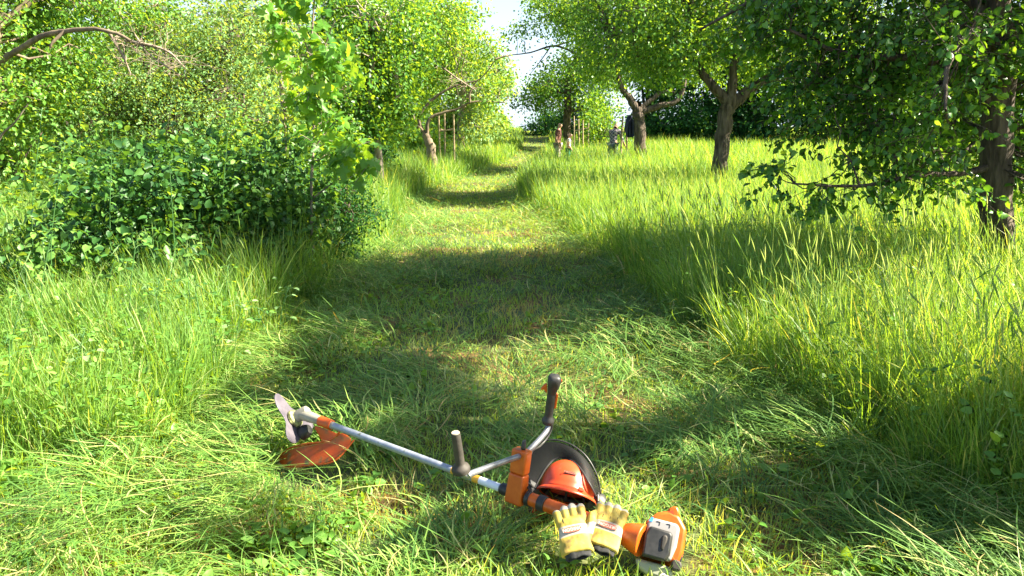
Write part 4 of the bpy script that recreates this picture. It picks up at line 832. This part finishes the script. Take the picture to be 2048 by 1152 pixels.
# ------------------------------------------------------------------ helmet
def helmet():
    c = U(1131, 986, 2.90)
    root = thing('helmet', 'orange forestry helmet with raised black mesh visor leaning on the brushcutter shaft', 'helmet', (c.x, c.y, hzf(c.x, c.y)))
    # local: z = crown direction, x = to the right of the picture, y = away
    zc = Vector((-.14, .60, .78)).normalized(); M = frame(c, (1, -.05, -.28), z=zc) @ Matrix.Scale(1.02, 4)
    prof = []
    for i in range(13):
        t = i / 12; a = t * PI / 2; prof.append((.128 * math.sin(a) if i else 0, .112 * math.cos(a) ** .8 if i < 12 else .002))
    # shell is a little longer front to back
    sh = MB().lathe([(-.012, .118)] + prof, M, 40, sx=1.0, sy=1.12, axis='z').build('shell', HELM, root, solid=.004)
    MB().prism([(-.02, -.05), (.02, -.05), (.028, .03), (.02, .06), (-.02, .06), (-.028, .03)], .096, .136, M, top=.6).build('crown_ridge', HELM, sh, bevel=.01, seg=3)
    # brim: curved lip around the lower rim, larger at the front facing the viewer
    g = [[], [], []]
    for i in range(41):
        a = 2 * PI * i / 40; f = max(0, -math.sin(a)) ; w = .008 + .022 * f ** 1.5
        for k, (rr, dz) in enumerate([(0, 0), (w * .6, -.004 - .006 * f), (w, -.012 - .012 * f)]):
            g[k].append(((.117 + rr) * math.cos(a), (.117 * 1.12 + rr) * math.sin(a), -.010 + dz))
    MB().grid(g, M).build('brim', HELM, sh, solid=.003)
    # pressed name plate, dark with raised outline
    def dome(u, v, off):                                      # u: azimuth from viewer side, v: height
        a = -PI / 2 + u; r = .112 * math.cos(math.asin(min(.99, v / .128))) ** .8 + off
        return (r * math.cos(a), 1.12 * r * math.sin(a), v)
    pl_ = MB(); n = 12
    pl_.grid([[dome(-.35 + .42 * i / n, .050 + (j - 1) * .0065 * (1 if 0 < i < n else .4), .0035) for i in range(n + 1)] for j in range(3)], M).build('name_plate', plain('dark_red_plate', (.10, .02, .012), .5), sh, solid=.001)
    pt = Vector(dome(-.14, .050, .006)); nn = Vector((math.cos(-PI / 2 - .14), math.sin(-PI / 2 - .14), .25)).normalized()
    Mt = M @ frame(pt, Vector((0, 0, 1)).cross(nn), z=nn)
    text_mesh('name_text', 'OREGON', .0125, plain('faded_orange_print', (.45, .13, .08), .6), Mt, sh)
    # lower lit lug at the front right
    MB().box(.022, .012, .016, M, (.035, -.142, -.008)).build('front_lug', HELM, sh, bevel=.003)
    # inside: harness band and red liner
    MB().lathe([(-.006, .100), (.016, .102)], M, 36, sy=1.12, axis='z').build('sweatband', BLACKP, root, solid=.003)
    st = MB()
    for k in range(3):
        a = k * PI / 3 + .3; st.tube([(.093 * math.cos(a), .104 * math.sin(a), -.01), (.05 * math.cos(a), .055 * math.sin(a), .07), (0, 0, .09), (-.05 * math.cos(a), -.055 * math.sin(a), .07), (-.093 * math.cos(a), -.104 * math.sin(a), -.01)], .006, 6, M, smooth=4)
    st.build('cradle_straps', BLACKP, root)
    # neck part / lower orange shell seen under the brim
    g = []
    for k, (rr, z) in enumerate([(.110, -.012), (.116, -.06), (.112, -.11)]):
        g.append([(rr * math.cos(a), 1.1 * rr * math.sin(a), z) for a in [R(10 + 160 * i / 20) for i in range(21)]])
    MB().grid(g, M).build('neck_guard', HELM, root, solid=.003)
    # earmuff at the right side
    Me = M @ Matrix.Translation((.135, .0, -.01)) @ Matrix.Rotation(R(20), 4, 'Y')
    MB().lathe([(-.02, .001), (-.02, .038), (.0, .042), (.018, .036), (.026, .02), (.027, .001)], Me, 22, sy=1.2).build('ear_cup', BLACKP, root)
    MB().lathe([(-.036, .018), (-.036, .040), (-.02, .042), (-.02, .018)], Me, 22, sy=1.2).build('ear_cushion', BLACKP, root)
    Ml = M @ Matrix.Translation((-.135, .0, -.02)) @ Matrix.Rotation(R(-20), 4, 'Y')
    MB().lathe([(-.026, .001), (-.026, .03), (-.01, .042), (.02, .038), (.02, .001)], Ml, 22, sy=1.2).build('ear_cup', BLACKP, root)
    # visor: raised curved mesh with a solid rim
    m, nt, out = newmat('visor_mesh'); N_ = nt.nodes.new; L = nt.links.new
    b = N_('ShaderNodeBsdfPrincipled'); b.inputs['Base Color'].default_value = (.008, .008, .008, 1); b.inputs['Roughness'].default_value = .6; b.inputs['Specular IOR Level'].default_value = .2
    tr = N_('ShaderNodeBsdfTransparent'); mx = N_('ShaderNodeMixShader'); mx.inputs[0].default_value = .78; L(tr.outputs[0], mx.inputs[1]); L(b.outputs[0], mx.inputs[2]); L(mx.outputs[0], out.inputs[0])
    # pixel-measured outline of the two long edges, joined as a curved band with real depth
    y0 = c.y
    top = [(1202, 988, -.02), (1192, 946, .0), (1168, 908, .04), (1130, 884, .09), (1090, 881, .12), (1062, 900, .10), (1046, 925, .06), (1044, 948, .01)]
    bot = [(1192, 992, -.09), (1176, 962, -.08), (1158, 934, -.02), (1134, 916, .04), (1110, 918, .05), (1092, 936, .02), (1080, 956, -.01), (1070, 976, -.04)]
    gg = []
    for k in range(5):
        t = k / 4; gg.append([tuple(U(a[0] + (b_[0] - a[0]) * t, a[1] + (b_[1] - a[1]) * t - 4 * math.sin(t * PI), y0 + a[2] + (b_[2] - a[2]) * t)) for a, b_ in zip([tuple(q) for q in top], bot)])
    vs = MB().grid(gg).build('visor', m, root, solid=.001, sub=2)
    MB().tube([U(p[0], p[1], y0 + p[2]) for p in top], .0035, 8, smooth=5).build('visor_rim', BLACKP, vs)
    MB().tube([U(p[0], p[1], y0 + p[2]) for p in bot], .004, 8, smooth=5).build('visor_rim', BLACKP, vs)
    MB().tube([U(1044, 948, y0 + .01), U(1050, 962, y0 - .02), U(1062, 970, y0 - .04)], .004, 8, smooth=4).build('visor_rim', BLACKP, vs)
    MB().tube([U(1188, 980, y0), U(1195, 990, y0 - .03), U(1196, 1003, y0 - .05)], .006, 8, smooth=4).build('visor_arm', BLACKP, vs)
    MB().tube([U(1062, 970, y0 - .04), U(1078, 985, y0 - .03), U(1092, 994, y0 - .02)], .005, 8, smooth=4).build('visor_arm', BLACKP, vs)
helmet()

# ------------------------------------------------------------------ gloves
def glove_mat():
    m, nt, out = newmat('glove_leather'); N = nt.nodes.new; L = nt.links.new
    at = N('ShaderNodeAttribute'); at.attribute_name = 'gpos'; sx = N('ShaderNodeSeparateXYZ'); L(at.outputs['Vector'], sx.inputs[0])
    tc = N('ShaderNodeTexCoord'); n = N('ShaderNodeTexNoise'); n.inputs['Scale'].default_value = 26; n.inputs['Detail'].default_value = 5; L(tc.outputs['Object'], n.inputs['Vector'])
    r1 = ramp(nt, [(.3, (.18, .12, .035)), (.48, (.42, .30, .045)), (.62, (.48, .37, .08)), (.78, (.26, .21, .11))]); L(n.outputs[0], r1.inputs[0])
    r2 = ramp(nt, [(.3, (.30, .26, .19)), (.7, (.52, .47, .38))]); L(n.outputs[0], r2.inputs[0])
    # fingertips past 0.158 m and the band between 0.062 and 0.098 m are pale
    def band(lo, hi):
        a = N('ShaderNodeMath'); a.operation = 'GREATER_THAN'; a.inputs[1].default_value = lo; L(sx.outputs[1], a.inputs[0])
        b = N('ShaderNodeMath'); b.operation = 'LESS_THAN'; b.inputs[1].default_value = hi; L(sx.outputs[1], b.inputs[0])
        c = N('ShaderNodeMath'); c.operation = 'MULTIPLY'; L(a.outputs[0], c.inputs[0]); L(b.outputs[0], c.inputs[1]); return c
    s = N('ShaderNodeMath'); s.operation = 'MAXIMUM'; L(band(.060, .098).outputs[0], s.inputs[0]); L(band(.166, .4).outputs[0], s.inputs[1])
    mx = N('ShaderNodeMix'); mx.data_type = 'RGBA'; L(s.outputs[0], mx.inputs[0]); L(r1.outputs[0], mx.inputs[6]); L(r2.outputs[0], mx.inputs[7])
    b = N('ShaderNodeBsdfPrincipled'); b.inputs['Roughness'].default_value = .75; L(mx.outputs[2], b.inputs['Base Color'])
    bp = N('ShaderNodeBump'); bp.inputs['Strength'].default_value = .5; bp.inputs['Distance'].default_value = .004; L(n.outputs[0], bp.inputs['Height']); L(bp.outputs[0], b.inputs['Normal'])
    L(b.outputs[0], out.inputs[0]); return m
GLOVE = glove_mat(); CUFF = noisy('black_knit', (.015, .015, .015), (.04, .04, .04), 60, .9, .5, bd=.003)
def glove(label, cpx, fpx, y, seed, thumb, curl, wide=1.0, tuck=False):
    """lies with fingers up the picture, back of the hand to the viewer; local x across, y towards the fingers, z out of the back"""
    rng = random.Random(seed); c = U(cpx[0], cpx[1], y); c.z = max(c.z, .035); f = U(fpx[0], fpx[1], y + .12)
    yv = (f - c).normalized(); view = (Vector((0, 0, CAMZ)) - c).normalized(); zv = (view - yv * view.dot(yv)).normalized(); xv = yv.cross(zv)
    M = Matrix((xv, yv, zv)).transposed().to_4x4(); M.translation = c
    root = thing('glove', label, 'glove', c, 'work gloves leaning on the shaft')
    mb = MB()
    # palm and gauntlet as one lofted body
    secs = [(0, .058, .018), (.004, .062, .024), (.03, .061, .022), (.06, .057, .023), (.09, .056, .026), (.115, .055, .024), (.135, .050, .018), (.142, .044, .010)]
    V = []; n = 24
    for t, rx, rz in secs:
        for i in range(n):
            a = 2 * PI * i / n; cx, cz = math.copysign(abs(math.cos(a)) ** .75, math.cos(a)), math.copysign(abs(math.sin(a)) ** .8, math.sin(a))
            V.append((rx * wide * cx + .003 * math.sin(4 * a + t * 50 + seed), t, rz * cz + .0025 * math.sin(3 * a + t * 90 + seed * 2)))
    Fq = [(k * n + i, k * n + (i + 1) % n, (k + 1) * n + (i + 1) % n, (k + 1) * n + i) for k in range(len(secs) - 1) for i in range(n)] + [tuple(range(n)), tuple(range(len(V) - 1, len(V) - n - 1, -1))]
    mb.add(V, Fq)
    for k, (x0, ln, rd) in enumerate([(-.042, .044, .016), (-.0140, .060, .0165), (.0145, .062, .0165), (.043, .052, .016)]):
        x0 *= wide; sp = (x0 * .22) + rng.uniform(-.003, .003); cu = curl[k]
        pts = [(x0, .118, .0), (x0 + sp * .3, .118 + ln * .35 + .016, .004), (x0 + sp * .6, .118 + ln * .7 + .016, .002 - .018 * cu), (x0 + sp, .118 + ln * (1 - .2 * cu) + .016, -.002 - .05 * cu)]
        P = crom(pts, 4); mb.tube([tuple(p) for p in P], [rd * .95, rd * 1.08, rd * .98, rd * 1.08, rd * 1.0, rd * .8, rd * .25], 12)
    t = thumb
    mb.tube([tuple(p) for p in crom([(t * .040, .055, -.004), (t * .060, .085, .0), (t * (.062 if tuck else .074), .115, .003), (t * (.052 if tuck else .078), .145, .002)], 4)], [.017, .018, .016, .016, .013, .004], 12)
    o = mb.build('leather_body', GLOVE, None, remesh=.0032)
    dg = bpy.context.evaluated_depsgraph_get(); me = bpy.data.meshes.new_from_object(o.evaluated_get(dg)); bpy.data.objects.remove(o, do_unlink=True)
    a = me.attributes.new('gpos', 'FLOAT_VECTOR', 'POINT'); co = np.zeros(len(me.vertices) * 3, np.float32); me.vertices.foreach_get('co', co); a.data.foreach_set('vector', co)
    me.transform(Matrix.Translation(-c) @ M); o = bpy.data.objects.new('leather_body', me); COL.objects.link(o); o.parent = root
    for p in me.polygons: p.use_smooth = True
    # elastic pleats on the back, stitched seams between the fingers
    for x0 in (-.028, 0, .027): MB().tube([(x0 * wide, .112, .022), (x0 * wide, .128, .018), (x0 * 1.06 * wide, .142, .008)], .0011, 5, M, smooth=3).build('seam', CUFF, root)
    # oval print with the name reading from the wearer's side
    poly = [(.034 * math.copysign(abs(math.cos(q)) ** .6, math.cos(q)), .0105 * math.copysign(abs(math.sin(q)) ** .8, math.sin(q))) for q in [2 * PI * i / 40 for i in range(40)]]
    Mo = M @ Matrix.Translation((.0, .080, .0272)) @ Matrix.Rotation(R(180), 4, 'Z')
    lg = MB().prism(poly, 0, .0006, Mo).build('logo_patch', REDINK, root)
    text_mesh('logo_text', 'OREGON', .0165, plain('pale_print', (.68, .55, .45), .7), Mo @ Matrix.Translation((0, 0, .001)), lg, bold=.0003)
    # black knitted cuff
    V = []; n = 24; cs = [(.02, .048, .016), (.002, .046, .015), (-.006, .042, .012), (-.012, .044, .010), (-.016, .038, .008)]
    for q, rx, rz in cs:
        for i in range(n): a = 2 * PI * i / n; V.append((rx * math.cos(a), q + .003 * math.sin(4 * a + seed), rz * math.sin(a) * (1 + .15 * math.sin(7 * a))))
    MB().add(V, [(k * n + i, k * n + (i + 1) % n, (k + 1) * n + (i + 1) % n, (k + 1) * n + i) for k in range(len(cs) - 1) for i in range(n)], M).build('knit_cuff', CUFF, root, solid=.004)
glove('left of two yellow leather gloves with red oval print leaning on the orange shaft', (1156, 1108), (1140, 1035), 2.36, 3, 1, (.15, .25, .1, .1), .92)
glove('right of two yellow leather gloves with red oval print, nearer the motor', (1204, 1098), (1222, 1030), 2.42, 4, -1, (.1, .05, .15, .35), .95, tuck=True)

# ------------------------------------------------------------------ people
SHOE = plain('dark_shoe', (.05, .04, .03), .7); SKIN = plain('skin', (.50, .28, .19), .6); HAIRW = plain('white_hair', (.62, .55, .45), .8); HAIRR = plain('reddish_hair', (.42, .2, .08), .8); HAIRG = plain('grey_hair', (.3, .28, .26), .8)
def skin(name, J, E, mat, parent, root=0, sub=1):
    me = bpy.data.meshes.new(name); me.from_pydata([j[0] for j in J], E, []); me.materials.append(mat); o = bpy.data.objects.new(name, me); COL.objects.link(o)
    o.modifiers.new('s', 'SKIN'); sv = me.skin_vertices[0].data
    for i, j in enumerate(J):
        r = j[1]; sv[i].radius = (r, r) if np.isscalar(r) else r
        sv[i].use_root = (i == root)
    m = o.modifiers.new('u', 'SUBSURF'); m.levels = sub; m.render_levels = sub + 1
    dg = bpy.context.evaluated_depsgraph_get(); me2 = bpy.data.meshes.new_from_object(o.evaluated_get(dg)); bpy.data.objects.remove(o, do_unlink=True)
    for p in me2.polygons: p.use_smooth = True
    o = bpy.data.objects.new(name, me2); COL.objects.link(o); o.parent = parent; return o
def person(label, loc, H, rz, shirt, trousers, hair, armR, armL, bend=0.0, headdown=.1, sleeve=.5, shoes=None, pack=None):
    """front is local -y. arms: (elbow, wrist) offsets from the shoulder in units of body height"""
    root = thing('person', label, 'person', loc, rz=rz); h = H
    def P(x, y, z):                                             # bends the upper body forward about the hips
        if z > .52: 
            dz = z - .52; return (x * h, (y - dz * math.sin(bend)) * h, (.52 + dz * math.cos(bend)) * h)
        return (x * h, y * h, z * h)
    J = [(P(0, 0, .53), .085 * h), (P(0, 0, .62), .075 * h), (P(0, .005, .72), (.09 * h, .068 * h)), (P(0, .005, .80), (.08 * h, .06 * h)), (P(0, 0, .845), .034 * h), (P(0, -.01, .875), .036 * h), (P(0, -.02 - headdown * .1, .925), (.05 * h, .058 * h)), (P(0, -.02 - headdown * .2, .97), (.042 * h, .05 * h))]
    E = [(i, i + 1) for i in range(7)]
    shoulders = {}
    for s, arm in ((1, armR), (-1, armL)):
        b = len(J); sh = Vector(P(s * .105, 0, .80)); shoulders[s] = sh
        el = sh + Vector(arm[0]) * h; wr = sh + Vector(arm[1]) * h; hd = wr + (wr - el).normalized() * .05 * h
        J += [(tuple(sh), .036 * h), (tuple(el), .025 * h), (tuple(wr), .017 * h), (tuple(hd), (.022 * h, .012 * h))]; E += [(3, b), (b, b + 1), (b + 1, b + 2), (b + 2, b + 3)]
        d = (wr - el).normalized(); side = Vector((d.y, -d.x, 0)).normalized() if abs(d.z) < .99 else Vector((1, 0, 0))
        for q, (off, ln) in enumerate([(-.014, .036), (-.005, .044), (.005, .042), (.014, .034)]):
            k = len(J); J += [(tuple(hd + side * off * h + d * ln * h * .5), .0055 * h), (tuple(hd + side * off * h + d * ln * h + Vector((0, -.008 * h, 0))), .0045 * h)]; E += [(b + 3, k), (k, k + 1)]
        k = len(J); J += [(tuple(wr + side * -.028 * h + d * .04 * h), .006 * h)]; E += [(b + 2, k)]
    for s in (1, -1):
        b = len(J); J += [(P(s * .055, 0, .49), .058 * h), (P(s * .06, -.012, .28), .038 * h), (P(s * .062, .008, .06), .024 * h), (P(s * .065, -.06, .018), (.026 * h, .016 * h))]; E += [(0, b), (b, b + 1), (b + 1, b + 2), (b + 2, b + 3)]
    skin('body', J, E, SKIN, root)
    # face: nose, ears, eyes, mouth on the head
    hc = Vector(P(0, -.02 - headdown * .12, .935)); fwd = Vector((0, -math.cos(bend * .6 + headdown), -math.sin(bend * .6 + headdown)))
    Mh = frame(hc, (1, 0, 0), z=fwd); upv = Mh.to_3x3() @ Vector((0, 1, 0))
    f = MB(); f.tube([Mh @ Vector((0, .01 * h, .05 * h)), Mh @ Vector((0, -.008 * h, .066 * h))], [.006 * h, .010 * h], 8)
    f.build('nose', SKIN, root)
    for s in (1, -1): MB().lathe([(-.004 * h, .001), (-.004 * h, .014 * h), (.004 * h, .012 * h), (.004 * h, .001)], Mh @ Matrix.Translation((s * .05 * h, -.004 * h, .0)), 10).build('ear', SKIN, root)
    DF = plain('dark_features', (.08, .03, .025), .6)
    for s in (1, -1): MB().lathe([(.052 * h, .006 * h), (.056 * h, .003 * h), (.057 * h, .0005)], Mh @ Matrix.Translation((s * .018 * h, .01 * h, 0)), 8, axis='z').build('eye', DF, root)
    MB().box(.03 * h, .004 * h, .006 * h, Mh, (0, -.028 * h, .048 * h)).build('mouth', DF, root)
    # hair cap
    V = []; n = 20
    for t, r in [(-.9, .35), (-.55, .75), (-.1, .98), (.35, .93), (.7, .7), (.95, .3), (1, .01)]:
        for i in range(n): a = 2 * PI * i / n; V.append((r * .056 * h * math.cos(a), t * .058 * h + .012 * h, r * .062 * h * math.sin(a) - .012 * h))
    hm = MB().add(V, [(k * n + i, k * n + (i + 1) % n, (k + 1) * n + (i + 1) % n, (k + 1) * n + i) for k in range(6) for i in range(n)], Mh); hm.build('hair', hair, root)
    # shirt and trousers
    Js = [(P(0, 0, .50), (.098 * h, .08 * h)), (P(0, 0, .62), (.09 * h, .078 * h)), (P(0, .005, .72), (.102 * h, .08 * h)), (P(0, .005, .80), (.09 * h, .068 * h)), (P(0, 0, .838), .042 * h)]; Es = [(i, i + 1) for i in range(4)]
    for s, arm in ((1, armR), (-1, armL)):
        b = len(Js); sh = shoulders[s]; el = sh + Vector(arm[0]) * h; wr = sh + Vector(arm[1]) * h
        Js.append((tuple(sh), .045 * h)); Es.append((3, b))
        if sleeve <= 1: Js.append((tuple(sh.lerp(el, sleeve)), .040 * h)); Es.append((b, b + 1))
        else: Js += [(tuple(el), .035 * h), (tuple(el.lerp(wr, sleeve - 1)), .026 * h)]; Es += [(b, b + 1), (b + 1, b + 2)]
    skin('shirt', Js, Es, shirt, root, root=1)
    Jt = [(P(0, 0, .53), .094 * h)]; Et = []
    for s in (1, -1): b = len(Jt); Jt += [(P(s * .055, 0, .48), .066 * h), (P(s * .06, -.012, .28), .050 * h), (P(s * .062, .008, .07), .040 * h)]; Et += [(0, b), (b, b + 1), (b + 1, b + 2)]
    skin('trousers', Jt, Et, trousers, root)
    for s in (1, -1): MB().lathe([(-.03 * h, .01 * h), (-.02 * h, .027 * h), (.03 * h, .03 * h), (.075 * h, .026 * h), (.095 * h, .008 * h)], frame((s * .062 * h, -.0 * h, .022 * h), (0, -1, 0), z=(0, 0, 1)), 12, sy=.75).build('shoe', SHOE, root)
    return root
def ploc(px, y): g = ground_pt(px, y, 0); return tuple(g)
BROWN = noisy('brown_cloth', (.13, .05, .04), (.22, .09, .07), 20, .9, .2)
KHAKI = noisy('pale_trousers', (.36, .33, .25), (.48, .44, .34), 14, .9, .2)
WHITEC = noisy('white_cloth', (.46, .48, .40), (.55, .56, .48), 14, .9, .2)
DENIM = noisy('dark_trousers', (.06, .09, .1), (.12, .16, .17), 14, .9, .2)
GREENC = noisy('green_cloth', (.03, .16, .08), (.06, .25, .12), 14, .9, .2)
def checked():
    m, nt, out = newmat('checked_cloth'); N = nt.nodes.new; L = nt.links.new
    tc = N('ShaderNodeTexCoord'); mp = N('ShaderNodeMapping'); mp.inputs['Rotation'].default_value = (0, R(35), R(20)); L(tc.outputs['Object'], mp.inputs[0]); ms = []
    for d in ('X', 'Z'):
        w = N('ShaderNodeTexWave'); w.bands_direction = d; w.inputs['Scale'].default_value = 3.2; L(mp.outputs[0], w.inputs[0]); r = ramp(nt, [(.82, (0, 0, 0)), (.9, (1, 1, 1))]); L(w.outputs[0], r.inputs[0]); ms.append(r)
    a = N('ShaderNodeMath'); a.operation = 'MAXIMUM'; L(ms[0].outputs[0], a.inputs[0]); L(ms[1].outputs[0], a.inputs[1])
    mx = N('ShaderNodeMix'); mx.data_type = 'RGBA'; L(a.outputs[0], mx.inputs[0]); mx.inputs[6].default_value = (.055, .055, .09, 1); mx.inputs[7].default_value = (.42, .36, .38, 1)
    b = N('ShaderNodeBsdfPrincipled'); b.inputs['Roughness'].default_value = .9; L(mx.outputs[2], b.inputs['Base Color']); L(b.outputs[0], out.inputs[0]); return m
person('white-haired person in a brown t-shirt and pale trousers standing in the long grass', ploc(1115, 31), 1.72, R(75), BROWN, KHAKI, HAIRW, ((.02, .02, -.18), (.06, -.04, -.35)), ((-.03, .03, -.18), (-.02, -.05, -.35)), bend=.05, sleeve=.75)
person('small child with reddish hair in a white shirt standing in the long grass', ploc(1136, 31.3), 1.28, R(80), WHITEC, GREENC, HAIRR, ((.04, 0, -.17), (.04, -.08, -.32)), ((-.04, 0, -.17), (-.04, -.1, -.3)), bend=.05, headdown=.3)
person('stooping grey-haired person in a dark checked shirt seen from behind beside the jacket', ploc(1224, 30), 1.78, R(150), checked(), DENIM, HAIRG, ((-.02, -.05, -.18), (-.02, -.12, -.33)), ((-.06, -.03, -.18), (-.08, -.14, -.30)), bend=.32, headdown=.6, sleeve=1.6)

# ------------------------------------------------------------------ stakes, jacket
def stakes(label, specs, y, bars, seed):
    g = ground_pt(specs[0][0], y, 0); root = thing('tree_guard', label, 'tree guard', g); rng = random.Random(seed)
    for px0, px1, top, dy in specs:
        b = ground_pt(px0, y + dy, 0); t = U(px1, top, y + dy)
        MB().tube([b, (b + t) / 2 + Vector((rng.uniform(-.01, .01), 0, 0)), t], [.034, .032, .03], 10).build('stake', WOODP, root)
    for (xa, ya, da), (xb, yb, db) in bars:
        a = U(xa, ya, y + da); b = U(xb, yb, y + db); MB().tube([a, b], .026, 8).build('crossbar', WOODP, root)
stakes('three wooden stakes with crossbars guarding a sapling left of the path', [(882, 877, 226, 0), (890, 889, 222, .7), (909, 907, 228, -.3)], 27, [((880, 258, 0), (890, 262, .7)), ((890, 261, .7), (908, 258, -.3)), ((880, 262, 0), (908, 259, -.3))], 1)
stakes('cluster of thin pale stakes behind the child at the right of the path', [(1148, 1148, 232, 0), (1158, 1157, 238, .5), (1166, 1166, 240, 0), (1176, 1177, 246, .6)], 36, [((1148, 262, 0), (1166, 258, 0)), ((1158, 260, .5), (1176, 256, .6))], 2)
stakes('two leaning wooden poles carrying the dark jacket beside the forked tree', [(1240, 1246, 232, 0), (1255, 1252, 238, .3)], 28.6, [((1242, 262, 0), (1254, 262, .3))], 3)
def jacket():
    y = 28.35; c = U(1258, 236, y); root = thing('jacket', 'dark blue jacket hanging from the wooden poles beside the forked tree', 'jacket', c)
    s = y / F * 1.02; g = []
    for k, (dy, wl, wr) in enumerate([(-6, 1, 3), (2, 4, 6), (12, 7, 9), (22, 8, 10), (30, 5, 10), (36, 3, 7)]):
        g.append([(c.x + (-wl + (wl + wr) * i / 24) * s, y + .09 * math.cos(i / 24 * 2 * PI * 2.5 + k * .4) - .05 * (dy / 40), c.z - dy * s * 1.02) for i in range(25)])
    NAVY = noisy('navy_cloth', (.022, .025, .06), (.045, .05, .11), 10, .85, .4)
    MB().grid(g).build('jacket_body', NAVY, root, solid=.05, sub=1)
    MB().tube([(c.x + 6 * s, y - .1, c.z - 4 * s), (c.x + 11 * s, y - .12, c.z - 16 * s), (c.x + 9 * s, y - .12, c.z - 34 * s)], [.05, .085, .06], 12, smooth=4).build('sleeve', NAVY, root)
    MB().tube([(c.x - 2 * s, y - .1, c.z - 2 * s), (c.x - 5 * s, y - .12, c.z - 16 * s), (c.x - 4 * s, y - .1, c.z - 30 * s)], [.05, .08, .05], 12, smooth=4).build('sleeve', NAVY, root)
jacket()
